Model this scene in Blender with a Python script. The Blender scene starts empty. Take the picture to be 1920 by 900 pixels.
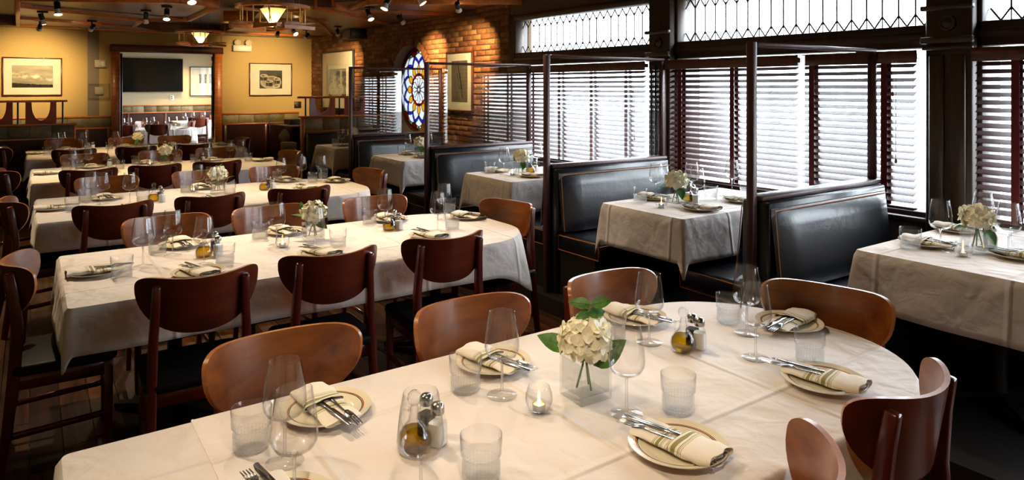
import bpy, bmesh, math, random
from mathutils import Vector, Matrix
random.seed(7)
sc = bpy.context.scene
COL = sc.collection
PI = math.pi

# ------------------------------------------------------------------ camera, sky, exposure
EYE = 1.67
YAW = math.atan(900 / 1297)
cam = bpy.data.cameras.new('camera')
cam.sensor_width = 36
cam.lens = 1297 / 1920 * 36
cam.shift_y = -288 / 1920          # level perspective-control lens
cam.clip_end = 200
camo = bpy.data.objects.new('camera', cam)
camo.location = (0, 0, EYE)
camo.rotation_euler = (PI / 2, 0, -YAW)
COL.objects.link(camo)
sc.camera = camo
sc.view_settings.view_transform = 'Standard'
sc.view_settings.look = 'None'
sc.view_settings.gamma = 1
sc.view_settings.use_curve_mapping = False
sc.view_settings.exposure = 0.93
wd = bpy.data.worlds.new('sky')
sc.world = wd
wd.use_nodes = True
bg = wd.node_tree.nodes['Background']
bg.inputs[0].default_value = (0.86, 0.93, 1.0, 1)
bg.inputs[1].default_value = 9.5
sc.cycles.transparent_max_bounces = 32
sc.cycles.max_bounces = 10
sc.cycles.diffuse_bounces = 6
sc.cycles.glossy_bounces = 4
sc.cycles.caustics_reflective = False
sc.cycles.caustics_refractive = False
sc.cycles.sample_clamp_indirect = 4.0


def lamp(kind, loc, power, color, target=None, size=0.05, angle=70, blend=0.7, name='lamp_light', parent=None):
    l = bpy.data.lights.new(name, kind)
    l.energy = power
    l.color = color
    o = bpy.data.objects.new(name, l)
    COL.objects.link(o)
    o.location = loc
    if kind == 'SPOT':
        l.spot_size = math.radians(angle)
        l.spot_blend = blend
        l.shadow_soft_size = size
    elif kind == 'POINT':
        l.shadow_soft_size = size
    if target is not None:
        d = Vector(target) - Vector(loc)
        o.rotation_euler = d.to_track_quat('-Z', 'Y').to_euler()
    return o


def portal(loc, rot, sx, sy):      # daylight sampling through a window opening
    l = bpy.data.lights.new('window_daylight', 'AREA')
    l.shape = 'RECTANGLE'
    l.size, l.size_y = sx, sy
    l.cycles.is_portal = True
    o = bpy.data.objects.new('window_daylight', l)
    o.location = loc
    o.rotation_euler = rot
    COL.objects.link(o)


WX = 4.62                          # inner face of the window and brick wall
for (y0, y1) in ((4.37, 6.58), (2.04, 4.14), (-0.3, 1.80), (-2.4, -.54)):
    portal((WX + 0.3, (y0 + y1) / 2, 1.66), (0, PI / 2, 0), 1.66, y1 - y0)
portal((WX + 0.36, 9.33, 1.63), (0, PI / 2, 0), 1.3, 1.3)
portal((WX + 0.3, 17.6, 1.55), (0, PI / 2, 0), 2.1, 5.2)

# ------------------------------------------------------------------ materials
MATS = {}


def hexc(h):
    h = h.lstrip('#')
    r = [int(h[i:i + 2], 16) / 255 for i in (0, 2, 4)]
    return tuple(c / 12.92 if c <= 0.04045 else ((c + 0.055) / 1.055) ** 2.4 for c in r) + (1,)


def newmat(name):
    m = bpy.data.materials.new(name)
    m.use_nodes = True
    n = m.node_tree
    MATS[name] = m
    return m, n, n.nodes['Principled BSDF']


def nd(nt, typ, **kw):
    x = nt.nodes.new(typ)
    for k, v in kw.items():
        setattr(x, k, v)
    return x


def mat(name, c1, c2=None, rough=0.5, scale=(8, 8, 8), metal=0, coat=0, bump=0, detail=5, spec=0.5, rnd=None, sheen=0, nscale=1.0, bdist=0.01, lo=0.35, hi=0.65):
    """procedural surface: two tones mixed by stretched noise, optional relief and per-piece variation"""
    m, nt, p = newmat(name)
    p.inputs['Roughness'].default_value = rough
    p.inputs['Metallic'].default_value = metal
    p.inputs['Coat Weight'].default_value = coat
    p.inputs['Coat Roughness'].default_value = 0.12
    p.inputs['Specular IOR Level'].default_value = spec
    if sheen:
        p.inputs['Sheen Weight'].default_value = sheen
    tc = nd(nt, 'ShaderNodeTexCoord')
    mp = nd(nt, 'ShaderNodeMapping')
    mp.inputs['Scale'].default_value = scale
    nt.links.new(tc.outputs['Object'], mp.inputs['Vector'])
    no = nd(nt, 'ShaderNodeTexNoise')
    no.inputs['Scale'].default_value = nscale
    no.inputs['Detail'].default_value = detail
    no.inputs['Roughness'].default_value = 0.6
    nt.links.new(mp.outputs[0], no.inputs['Vector'])
    cr = nd(nt, 'ShaderNodeValToRGB')
    cr.color_ramp.elements[0].position = lo
    cr.color_ramp.elements[1].position = hi
    cr.color_ramp.elements[0].color = hexc(c1)
    cr.color_ramp.elements[1].color = hexc(c2 or c1)
    nt.links.new(no.outputs[0], cr.inputs[0])
    col = cr.outputs[0]
    if rnd:                        # 'object' or 'island': each piece gets its own shade
        if rnd[0] == 'object':
            oi = nd(nt, 'ShaderNodeObjectInfo')
            src = oi.outputs['Random']
            add = nd(nt, 'ShaderNodeVectorMath', operation='SCALE')
            add.inputs[0].default_value = (37, 91, 53)
            nt.links.new(src, add.inputs['Scale'])
            nt.links.new(add.outputs[0], mp.inputs['Location'])
        else:
            ge = nd(nt, 'ShaderNodeNewGeometry')
            src = ge.outputs['Random Per Island']
        r2 = nd(nt, 'ShaderNodeValToRGB')
        r2.color_ramp.interpolation = 'LINEAR'
        cs = rnd[1]
        els = r2.color_ramp.elements
        while len(els) < len(cs):
            els.new(0.5)
        for i, c in enumerate(cs):
            els[i].position = i / (len(cs) - 1)
            els[i].color = hexc(c)
        nt.links.new(src, r2.inputs[0])
        mx = nd(nt, 'ShaderNodeMix', data_type='RGBA', blend_type='MULTIPLY')
        mx.inputs[0].default_value = 1
        nt.links.new(col, mx.inputs[6])
        nt.links.new(r2.outputs[0], mx.inputs[7])
        col = mx.outputs[2]
    nt.links.new(col, p.inputs['Base Color'])
    if bump:
        b = nd(nt, 'ShaderNodeBump')
        b.inputs['Strength'].default_value = bump
        b.inputs['Distance'].default_value = bdist
        nt.links.new(no.outputs[0], b.inputs['Height'])
        nt.links.new(b.outputs[0], p.inputs['Normal'])
    return m


def glass(name, tint=(1, 1, 1), ior=1.5, rough=0.0, edge=0.0, bumpy=0, gain=1.0, solid=0.0, frost=0.0):
    """see-through glass: Fresnel reflection over transmission, built on real wall thickness"""
    m = bpy.data.materials.new(name)
    m.use_nodes = True
    nt = m.node_tree
    nt.nodes.remove(nt.nodes['Principled BSDF'])
    out = nt.nodes['Material Output']
    fr = nd(nt, 'ShaderNodeLayerWeight')
    fr.inputs[0].default_value = 0.5
    pw = nd(nt, 'ShaderNodeMath', operation='POWER')
    pw.inputs[1].default_value = 5
    nt.links.new(fr.outputs['Facing'], pw.inputs[0])
    sh = nd(nt, 'ShaderNodeMath', operation='MULTIPLY_ADD')     # Schlick reflectance, the same from both sides
    sh.inputs[1].default_value = 0.95
    sh.inputs[2].default_value = ((ior - 1) / (ior + 1)) ** 2
    nt.links.new(pw.outputs[0], sh.inputs[0])
    tr = nd(nt, 'ShaderNodeBsdfTransparent')
    gl = nd(nt, 'ShaderNodeBsdfGlossy')
    gl.inputs['Roughness'].default_value = rough
    tr.inputs[0].default_value = (*tint, 1)
    mx = nd(nt, 'ShaderNodeMixShader')
    fac = sh.outputs[0]
    if gain != 1:
        g = nd(nt, 'ShaderNodeMath', operation='MULTIPLY', use_clamp=True)
        g.inputs[1].default_value = gain
        nt.links.new(fac, g.inputs[0])
        fac = g.outputs[0]
    nt.links.new(fac, mx.inputs[0])
    nt.links.new(tr.outputs[0], mx.inputs[1])
    nt.links.new(gl.outputs[0], mx.inputs[2])
    nt.links.new(mx.outputs[0], out.inputs[0])
    if edge:
        lw = nd(nt, 'ShaderNodeLayerWeight')
        lw.inputs[0].default_value = 0.25
        rp = nd(nt, 'ShaderNodeValToRGB')
        rp.color_ramp.elements[0].color = (*tint, 1)
        rp.color_ramp.elements[1].color = (*[t * (1 - edge) for t in tint], 1)
        nt.links.new(lw.outputs['Facing'], rp.inputs[0])
        nt.links.new(rp.outputs[0], tr.inputs[0])
    if bumpy:
        tc = nd(nt, 'ShaderNodeTexCoord')
        no = nd(nt, 'ShaderNodeTexNoise')
        no.inputs['Scale'].default_value = bumpy
        nt.links.new(tc.outputs['Object'], no.inputs['Vector'])
        b = nd(nt, 'ShaderNodeBump')
        b.inputs['Strength'].default_value = 0.4
        b.inputs['Distance'].default_value = 0.01
        nt.links.new(no.outputs[0], b.inputs['Height'])
        for x in (fr, gl):
            nt.links.new(b.outputs[0], x.inputs['Normal'])
    if frost:                      # cut facets scatter a little of the light
        df = nd(nt, 'ShaderNodeBsdfTranslucent')
        dg = nd(nt, 'ShaderNodeBsdfDiffuse')
        ms = nd(nt, 'ShaderNodeMixShader')
        nt.links.new(df.outputs[0], ms.inputs[1])
        nt.links.new(dg.outputs[0], ms.inputs[2])
        m3 = nd(nt, 'ShaderNodeMixShader')
        m3.inputs[0].default_value = frost
        nt.links.new(mx.outputs[0], m3.inputs[1])
        nt.links.new(ms.outputs[0], m3.inputs[2])
        mx = m3
        nt.links.new(mx.outputs[0], out.inputs[0])
    if solid:                      # thick pieces also bend what lies behind them
        rg = nd(nt, 'ShaderNodeBsdfGlass')
        rg.inputs['IOR'].default_value = 1.45
        m2 = nd(nt, 'ShaderNodeMixShader')
        m2.inputs[0].default_value = solid
        nt.links.new(mx.outputs[0], m2.inputs[1])
        nt.links.new(rg.outputs[0], m2.inputs[2])
        nt.links.new(m2.outputs[0], out.inputs[0])
        if bumpy:
            nt.links.new(b.outputs[0], rg.inputs['Normal'])
    MATS[name] = m
    return m


def glow(name, color, strength):
    m, nt, p = newmat(name)
    p.inputs['Base Color'].default_value = (*color, 1)
    p.inputs['Emission Color'].default_value = (*color, 1)
    p.inputs['Emission Strength'].default_value = strength
    return m


mat('panel_wood', '#5b260b', '#915018', 0.3, (2.2, 16, 16), coat=0.5, detail=7, lo=0.3, hi=0.7)
mat('panel_back', '#431609', '#69260e', 0.3, (2.2, 16, 16), coat=0.45, detail=7, lo=0.3, hi=0.7)
mat('frame_wood', '#4c120c', '#5e1c12', 0.3, (20, 20, 3), coat=0.4)
mat('panel_edge', '#a8682f', '#8a4c20', 0.35, (30, 30, 30), coat=0.3)
mat('seat_vinyl', '#131214', '#1b191a', 0.5, (60, 60, 60), bump=0.08, spec=0.12)
mat('bench_vinyl', '#0a0e15', '#0f141d', 0.3, (9, 9, 9), bump=0.25, bdist=0.012, spec=0.6)
mat('piping', '#a8642a', '#c27a38', 0.5)
mat('metal_black', '#0d0d0e', '#151516', 0.4)
mat('post_wood', '#452628', '#573335', 0.42, (30, 30, 4), coat=0.1)
mat('oak_trim', '#a25218', '#c26e26', 0.38, (3, 30, 30), coat=0.2)
mat('dark_trim', '#451a0c', '#5c2811', 0.4, (30, 30, 3), coat=0.2)
mat('window_wood', '#35271f', '#44342a', 0.42, (25, 25, 4))
mat('mahogany', '#2c0f0a', '#3c1811', 0.35, (25, 25, 3), coat=0.2)
mat('plywood', '#5c3b22', '#7e5633', 0.4, (2, 30, 30), coat=0.15)
mat('ceiling_dark', '#3a2818', '#4c3722', 0.5, (3, 25, 25))
mat('wall_cream', '#ab8f58', '#b3975f', 0.85, (40, 40, 40), bump=0.1, bdist=0.003)
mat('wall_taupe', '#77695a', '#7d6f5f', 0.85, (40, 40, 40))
mat('wall_pale', '#b5a383', '#bcaa8a', 0.85, (40, 40, 40))
mat('slate', '#857c62', '#a2956f', 0.6, (14, 14, 14), bump=0.5, rnd=('object', ['#b0a890', '#ffffff', '#c8b890', '#8c9490']))
mat('brick_one', '#a2713c', '#75502e', 0.8, (30, 30, 30), bump=0.6, rnd=('object', ['#9a7a66', '#ffffff', '#d8b898', '#b08468', '#f0d8c0']))
mat('brick_many', '#a2713c', '#75502e', 0.8, (30, 30, 30), bump=0.6, rnd=('island', ['#9a7a66', '#ffffff', '#d8b898', '#b08468', '#f0d8c0']))
mat('mortar', '#56432f', '#635039', 0.95, (50, 50, 50), bump=0.4)
mat('plank_one', '#2c1607', '#6b3f1c', 0.5, (30, 2, 30), bump=0.15, bdist=0.002, spec=0.2, rnd=('object', ['#8a7a70', '#ffffff', '#c0a890']))
mat('plank_many', '#2c1607', '#6b3f1c', 0.5, (30, 2, 30), bump=0.15, bdist=0.002, spec=0.2, rnd=('island', ['#8a7a70', '#ffffff', '#c0a890']))
mat('platform', '#120d0b', '#1b1411', 0.5, (20, 20, 20))
mat('blind_slat', '#46292c', '#523235', 0.4, (40, 3, 40), coat=0.1)
mat('blind_tape', '#5c0d13', '#6d131a', 0.8, (200, 200, 200))
mat('steel', '#b8b8ba', '#c4c4c6', 0.18, metal=1)
mat('brass', '#b08a48', '#c09a58', 0.3, metal=1)
mat('chrome_cap', '#9a9a98', '#b0b0ae', 0.22, metal=1)
mat('lead', '#2a2a2c', '#38383a', 0.45, metal=0.5)
mat('salt', '#e8e6e0', '#f4f2ee', 0.9, (400, 400, 400))
mat('pepper', '#2a2420', '#48403a', 0.9, (500, 500, 500))
mat('wax', '#e8e0c8', '#efe8d4', 0.5)
mat('petal', '#ece4c4', '#f8f4e4', 0.6, (25, 25, 25))
mat('leaf', '#2f5a18', '#4f7f2a', 0.45, (40, 40, 40), bump=0.2)
mat('stem', '#5a8034', '#6a9040', 0.5)
mat('white_plastic', '#d8d2c4', '#e0dacc', 0.4)
mat('cream_plastic', '#b8a888', '#c0b090', 0.5)
mat('tv_black', '#08080a', '#0b0b0d', 0.12)
mat('tray_black', '#141313', '#1c1a19', 0.5)
mat('cloth_grey', '#a8a294', '#b8b2a4', 0.9, (60, 60, 60))
mat('paper_mat', '#d9cfb8', '#dfd6c0', 0.8)
mat('red_wood', '#84301a', '#963c20', 0.35, (22, 22, 3), coat=0.2)
mat('outdoor_paving', '#8a8a88', '#9a9a98', 0.9, (2, 2, 2))
mat('outdoor_brick', '#7a6a60', '#8c7a6c', 0.9, (2, 2, 2))
glass('clear_glass', (0.996, 0.996, 0.996), edge=0.16)
glass('stem_glass', (0.99, 0.99, 0.99), edge=0.3, solid=0.35)
glass('thick_glass', (0.985, 0.99, 0.985), edge=0.24, solid=0.05)
glass('pressed_glass', (0.99, 0.99, 0.988), edge=0.08, bumpy=160, solid=0.05, frost=0.07, gain=1.15)
glass('window_glass', (0.97, 0.98, 0.98))
glass('screen_glass', (0.97, 0.98, 0.975), gain=1.6)
glass('bevelled_glass', (0.96, 0.97, 0.97), bumpy=14)
glass('oil', (0.72, 0.55, 0.07), edge=0.6)
glow('bulb_face', (1.0, 0.72, 0.36), 14)
mat('shade_amber', '#e8c88a', '#f0d69c', 0.4)
nt = MATS['shade_amber'].node_tree
tl = nd(nt, 'ShaderNodeBsdfTranslucent')      # amber glass lit by the bulb within
tl.inputs[0].default_value = (1.0, .74, .36, 1)
nt.links.new(tl.outputs[0], nt.nodes['Material Output'].inputs[0])
glow('shade_core', (1.0, 0.85, 0.55), 12)
glow('flame', (1.0, 0.62, 0.2), 14)
for nm, c in dict(white=(0.92, 0.93, 0.95), yellow=(0.9, 0.58, 0.10), blue=(0.12, 0.17, 0.78), red=(0.75, 0.03, 0.02), brown=(0.28, 0.06, 0.025), teal=(0.05, 0.45, 0.38)).items():
    m = glass('stained_' + nm, tuple(q * .13 for q in c), bumpy=30)
    nt = m.node_tree                # opal glass scatters part of the daylight behind it
    tl = nd(nt, 'ShaderNodeBsdfTranslucent')
    tl.inputs[0].default_value = (*[q * .6 for q in c], 1)
    mx = nd(nt, 'ShaderNodeMixShader')
    mx.inputs[0].default_value = 0.5
    o = nt.nodes['Material Output']
    old = o.inputs[0].links[0].from_socket
    nt.links.new(old, mx.inputs[1])
    nt.links.new(tl.outputs[0], mx.inputs[2])
    nt.links.new(mx.outputs[0], o.inputs[0])


def cloth_material():
    m, nt, p = newmat('table_linen')
    p.inputs['Roughness'].default_value = 0.75
    p.inputs['Sheen Weight'].default_value = 0.15
    p.inputs['Base Color'].default_value = hexc('#dfd4ce')
    tc = nd(nt, 'ShaderNodeTexCoord')
    sx = nd(nt, 'ShaderNodeSeparateXYZ')
    nt.links.new(tc.outputs['Object'], sx.inputs[0])
    tot = None
    for ax, per, off in ((0, 0.62, 0.21), (1, 0.54, 0.27)):     # ironed fold lines
        a = nd(nt, 'ShaderNodeMath', operation='ADD')
        a.inputs[1].default_value = off
        nt.links.new(sx.outputs[ax], a.inputs[0])
        pp = nd(nt, 'ShaderNodeMath', operation='PINGPONG')
        pp.inputs[1].default_value = per / 2
        nt.links.new(a.outputs[0], pp.inputs[0])
        mr = nd(nt, 'ShaderNodeMapRange', interpolation_type='SMOOTHSTEP')
        mr.inputs['From Min'].default_value = 0
        mr.inputs['From Max'].default_value = 0.018
        mr.inputs['To Min'].default_value = 0.6
        mr.inputs['To Max'].default_value = 0
        nt.links.new(pp.outputs[0], mr.inputs[0])
        if tot is None:
            tot = mr.outputs[0]
        else:
            ad = nd(nt, 'ShaderNodeMath', operation='ADD')
            nt.links.new(tot, ad.inputs[0])
            nt.links.new(mr.outputs[0], ad.inputs[1])
            tot = ad.outputs[0]
    for s, wgt in ((4.5, 2.6), (14, 0.5), (260, 0.06)):
        no = nd(nt, 'ShaderNodeTexNoise')
        no.inputs['Scale'].default_value = s
        no.inputs['Detail'].default_value = 2
        no.inputs['Distortion'].default_value = 0.6
        nt.links.new(tc.outputs['Object'], no.inputs['Vector'])
        mu = nd(nt, 'ShaderNodeMath', operation='MULTIPLY_ADD')
        mu.inputs[1].default_value = wgt
        nt.links.new(no.outputs[0], mu.inputs[0])
        nt.links.new(tot, mu.inputs[2])
        tot = mu.outputs[0]
    b = nd(nt, 'ShaderNodeBump')
    b.inputs['Strength'].default_value = 0.55
    b.inputs['Distance'].default_value = 0.02
    nt.links.new(tot, b.inputs['Height'])
    nt.links.new(b.outputs[0], p.inputs['Normal'])


cloth_material()


def stripe_material(name, base, bands, axis=0, rough=0.8):
    """woven or printed bands: bands = [(centre, half width, colour)] along one object axis ('r' = radius)"""
    m, nt, p = newmat(name)
    p.inputs['Roughness'].default_value = rough
    tc = nd(nt, 'ShaderNodeTexCoord')
    if axis == 'r':
        mp = nd(nt, 'ShaderNodeMapping')
        mp.inputs['Scale'].default_value = (1, 1, 0)
        nt.links.new(tc.outputs['Object'], mp.inputs[0])
        ln = nd(nt, 'ShaderNodeVectorMath', operation='LENGTH')
        nt.links.new(mp.outputs[0], ln.inputs[0])
        src = ln.outputs['Value']
    else:
        sx = nd(nt, 'ShaderNodeSeparateXYZ')
        nt.links.new(tc.outputs['Object'], sx.inputs[0])
        src = sx.outputs[axis]
    col = None
    for c, hw, hx in bands:
        cp = nd(nt, 'ShaderNodeMath', operation='COMPARE')
        cp.inputs[1].default_value = c
        cp.inputs[2].default_value = hw
        nt.links.new(src, cp.inputs[0])
        mx = nd(nt, 'ShaderNodeMix', data_type='RGBA')
        nt.links.new(cp.outputs[0], mx.inputs[0])
        if col is None:
            mx.inputs[6].default_value = hexc(base)
        else:
            nt.links.new(col, mx.inputs[6])
        mx.inputs[7].default_value = hexc(hx)
        col = mx.outputs[2]
    nt.links.new(col, p.inputs['Base Color'])
    return m


OL = '#8a8550'
stripe_material('napkin', '#e2d8cc', [(0.018, 0.006, OL), (0.004, 0.0012, OL), (0.0, 0.0008, OL), (-0.005, 0.0008, OL), (0.032, 0.0012, OL), (0.036, 0.0008, OL), (0.041, 0.0008, OL),
                                      (-0.030, 0.005, OL), (-0.040, 0.001, OL), (-0.044, 0.0008, OL), (-0.020, 0.001, OL), (-0.016, 0.0008, OL)])
stripe_material('porcelain', '#ddd3bd', [(0.098, 0.0013, '#1d3a26'), (0.1015, 0.0013, '#a02a1c')], axis='r', rough=0.15)


def print_material():
    m, nt, p = newmat('photo_print')
    p.inputs['Roughness'].default_value = 0.25
    a = nd(nt, 'ShaderNodeVertexColor')
    a.layer_name = 'ink'
    nt.links.new(a.outputs[0], p.inputs['Base Color'])


print_material()


# ------------------------------------------------------------------ mesh building
class MB:
    def __init__(s):
        s.v, s.f, s.mi, s.sm = [], [], [], []
        s.M = None

    def add(s, vs, fs, mi=0, smooth=False):
        n = len(s.v)
        if s.M is not None:
            vs = [tuple(s.M @ Vector(q)) for q in vs]
        s.v += vs
        s.f += [tuple(i + n for i in f) for f in fs]
        s.mi += [mi] * len(fs)
        s.sm += [smooth] * len(fs)
        return s

    def bb(s, x0, x1, y0, y1, z0, z1, mi=0):
        return s.add([(x0, y0, z0), (x1, y0, z0), (x1, y1, z0), (x0, y1, z0), (x0, y0, z1), (x1, y0, z1), (x1, y1, z1), (x0, y1, z1)],
                     [(3, 2, 1, 0), (4, 5, 6, 7), (0, 1, 5, 4), (1, 2, 6, 5), (2, 3, 7, 6), (3, 0, 4, 7)], mi)

    def box(s, c, d, mi=0):
        return s.bb(c[0] - d[0] / 2, c[0] + d[0] / 2, c[1] - d[1] / 2, c[1] + d[1] / 2, c[2] - d[2] / 2, c[2] + d[2] / 2, mi)

    def beam(s, a, b, w, h, mi=0):
        """box of width w and height h laid between two points"""
        a, b = Vector(a), Vector(b)
        d = b - a
        L = d.length
        z = Vector((0, 0, 1)) if abs(d.normalized().z) < 0.95 else Vector((0, 1, 0))
        x = d.normalized()
        y = z.cross(x).normalized()
        z = x.cross(y)
        vs = []
        for t in (a, b):
            for sy, sz in ((-1, -1), (1, -1), (1, 1), (-1, 1)):
                vs.append(tuple(t + y * (sy * w / 2) + z * (sz * h / 2)))
        return s.add(vs, [(3, 2, 1, 0), (4, 5, 6, 7), (0, 1, 5, 4), (1, 2, 6, 5), (2, 3, 7, 6), (3, 0, 4, 7)], mi)

    def tube(s, pts, r, n=8, mi=0, rect=None, smooth=True, closed=False):
        """sweep a circle (or a rect cross-section) along a path"""
        P = [Vector(p) for p in pts]
        rs = r if isinstance(r, (list, tuple)) else [r] * len(P)
        vs, fs = [], []
        prev = None
        for i, p in enumerate(P):
            if closed:
                d = (P[(i + 1) % len(P)] - P[i - 1]).normalized()
            else:
                d = (P[min(i + 1, len(P) - 1)] - P[max(i - 1, 0)]).normalized()
            if prev is None:
                up = Vector((1, 0, 0)) if abs(d.x) < 0.8 else Vector((0, 1, 0))
                u = (up - d * up.dot(d)).normalized()
            else:
                u = (prev - d * prev.dot(d)).normalized()
            prev = u
            w = d.cross(u)
            if rect:
                for a, b in ((-1, -1), (1, -1), (1, 1), (-1, 1)):
                    vs.append(tuple(p + u * (a * rect[0] / 2 * rs[i]) + w * (b * rect[1] / 2 * rs[i])))
            else:
                for k in range(n):
                    a = 2 * PI * k / n
                    vs.append(tuple(p + u * (math.cos(a) * rs[i]) + w * (math.sin(a) * rs[i])))
        if rect:
            n, smooth = 4, False
        m = len(P)
        for i in range(m if closed else m - 1):
            j = (i + 1) % m
            for k in range(n):
                fs.append((i * n + k, i * n + (k + 1) % n, j * n + (k + 1) % n, j * n + k))
        if not closed:
            fs.append(tuple(range(n - 1, -1, -1)))
            fs.append(tuple((m - 1) * n + k for k in range(n)))
        return s.add(vs, fs, mi, smooth)

    def lathe(s, prof, n=24, c=(0, 0, 0), mi=0, smooth=True):
        vs, fs, ring = [], [], []
        for r, z in prof:
            if r < 1e-5:
                ring.append([len(vs)])
                vs.append((c[0], c[1], c[2] + z))
            else:
                ring.append(list(range(len(vs), len(vs) + n)))
                vs += [(c[0] + r * math.cos(2 * PI * k / n), c[1] + r * math.sin(2 * PI * k / n), c[2] + z) for k in range(n)]
        for a, b in zip(ring, ring[1:]):
            for k in range(n):
                k2 = (k + 1) % n
                if len(a) == 1 and len(b) == 1:
                    continue
                if len(a) == 1:
                    fs.append((a[0], b[k2], b[k]))
                elif len(b) == 1:
                    fs.append((a[k], a[k2], b[0]))
                else:
                    fs.append((a[k], a[k2], b[k2], b[k]))
        return s.add(vs, fs, mi, smooth)

    def prism(s, poly, a0, a1, axis='z', mi=0):
        """extrude a 2-D outline: axis z -> (x,y), y -> (x,z), x -> (y,z)"""
        def P(q, t):
            return {'z': (q[0], q[1], t), 'y': (q[0], t, q[1]), 'x': (t, q[0], q[1])}[axis]
        n = len(poly)
        vs = [P(q, a0) for q in poly] + [P(q, a1) for q in poly]
        fs = [tuple(range(n - 1, -1, -1)), tuple(range(n, 2 * n))] + [(i, (i + 1) % n, n + (i + 1) % n, n + i) for i in range(n)]
        return s.add(vs, fs, mi)

    def grid(s, fn, nu, nv, mi=0, smooth=True, cu=False):
        vs = [fn(i, j) for i in range(nu) for j in range(nv)]
        fs = [(i * nv + j, ((i + 1) % nu) * nv + j, ((i + 1) % nu) * nv + j + 1, i * nv + j + 1) for i in range(nu if cu else nu - 1) for j in range(nv - 1)]
        return s.add(vs, fs, mi, smooth)

    def mesh(s, name, mats, bevel=0, seg=1, fix=True, sharp=50):
        me = bpy.data.meshes.new(name)
        me.from_pydata(s.v, [], s.f)
        for m in (mats if isinstance(mats, (list, tuple)) else [mats]):
            me.materials.append(MATS[m])
        me.polygons.foreach_set('material_index', s.mi)
        me.polygons.foreach_set('use_smooth', s.sm)
        if bevel or fix:
            bm = bmesh.new()
            bm.from_mesh(me)
            if fix:
                bmesh.ops.recalc_face_normals(bm, faces=bm.faces)
            if bevel:
                es = [e for e in bm.edges if len(e.link_faces) == 2 and e.calc_face_angle(0) > math.radians(35)]
                bmesh.ops.bevel(bm, geom=es, offset=bevel, segments=seg, profile=0.5, affect='EDGES', clamp_overlap=True)
                for f in bm.faces:
                    f.smooth = True
            bm.to_mesh(me)
            bm.free()
        me.set_sharp_from_angle(angle=math.radians(sharp))
        return me

    def build(s, name, mats, parent=None, bevel=0, seg=1, loc=None, rotz=0, fix=True, sharp=50):
        return link(name, s.mesh(name, mats, bevel, seg, fix, sharp), parent, loc, rotz)


def link(name, me, parent=None, loc=None, rotz=0):
    o = bpy.data.objects.new(name, me)
    COL.objects.link(o)
    if parent:
        o.parent = parent
    if loc is not None:
        o.location = loc
    if rotz:
        o.rotation_euler = (0, 0, rotz)
    return o


def tag(o, label=None, cat=None, group=None, kind=None):
    if label:
        o['label'] = label
    if cat:
        o['category'] = cat
    if group:
        o['group'] = group
    if kind:
        o['kind'] = kind
    return o


def thing(name, label, cat, loc=(0, 0, 0), rotz=0, group=None):
    o = bpy.data.objects.new(name, None)
    o.empty_display_size = 0.05
    COL.objects.link(o)
    o.location = loc
    o.rotation_euler = (0, 0, rotz)
    return tag(o, label, cat, group)


def setting(name):
    o = bpy.data.objects.new(name, None)
    COL.objects.link(o)
    return tag(o, kind='structure')


KIDS = {}


def dup(root, loc, rotz, label=None, group=None, cat=None):
    if root.name not in KIDS:
        KIDS[root.name] = [(c, list(c.children)) for c in root.children]
    r = root.copy()
    COL.objects.link(r)
    r.location = loc
    r.rotation_euler = (0, 0, rotz)
    tag(r, label, cat, group)
    for c, gs in KIDS[root.name]:
        d = c.copy()
        COL.objects.link(d)
        d.parent = r
        for g in gs:
            e = g.copy()
            COL.objects.link(e)
            e.parent = d
    return r


class Kind:
    """first placement uses the prototype itself, later ones copy it"""
    def __init__(s, make):
        s.make, s.root = make, None

    def put(s, loc, rotz=0, label=None, group=None):
        if s.root is None:
            s.root = s.make()
            KIDS[s.root.name] = [(c, list(c.children)) for c in s.root.children]
            s.root.location = loc
            s.root.rotation_euler = (0, 0, rotz)
            return tag(s.root, label, None, group)
        return dup(s.root, loc, rotz, label, group)


SY, CY_ = math.sin(YAW), math.cos(YAW)


def across(x, y):
    """how far right of the view axis a point stands (for naming order left to right)"""
    return (CY_ * x - SY * y) / (SY * x + CY_ * y)


ORD = ['first', 'second', 'third', 'fourth', 'fifth', 'sixth', 'seventh', 'eighth', 'ninth', 'tenth', 'eleventh', 'twelfth']
PENDING = {}


def later(o, what, where):
    """label decided at the end, by order from left to right among its like at the same place"""
    PENDING.setdefault((what, where), []).append(o)


def write_labels():
    for (what, where), os_ in PENDING.items():
        os_.sort(key=lambda o: across(o.location.x, o.location.y))
        n = len(os_)
        for i, o in enumerate(os_):
            if n == 1:
                o['label'] = f'{what} {where}'
            elif i == 0:
                o['label'] = f'{what}, leftmost {where}'
            elif i == n - 1:
                o['label'] = f'{what}, rightmost {where}'
            else:
                o['label'] = f'{what}, {ORD[i]} from left {where}'

# ------------------------------------------------------------------ the room
YB, XL, YF = 13.7, -3.0, -2.5      # back wall, left wall, wall behind the viewer
ZC = 2.78


def in_view(x, y, z):
    d = SY * x + CY_ * y
    if d < 0.3:
        return False
    u = 960 + 1297 * (CY_ * x - SY * y) / d
    v = 162 + 1297 * (EYE - z) / d
    return -30 < u < 1950 and -30 < v < 930


floor = setting('floor')
MB().bb(XL, 5.0, YF, YB, -0.12, -0.014).build('subfloor', 'platform', floor)
PW, PL = 0.13, 1.3
cells = []
i = 0
x = XL
while x < WX - 0.01:
    y = YF - random.uniform(0, PL)
    while y < YB:
        cells.append((x + PW / 2, max(y, YF), min(y + PL, YB)))
        y += PL
    x += PW
    i += 1


def floor_rank(c):
    vis = any(in_view(c[0], yy, 0) for yy in (c[1], (c[1] + c[2]) / 2, c[2]))
    open_ = c[0] < 0.5 or 2.3 < c[0] < 3.3 or any(a < (c[1] + c[2]) / 2 < b for a, b in ((2.0, 3.6), (4.4, 5.7)))
    return (not vis, not open_, SY * c[0] + CY_ * c[1])


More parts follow.
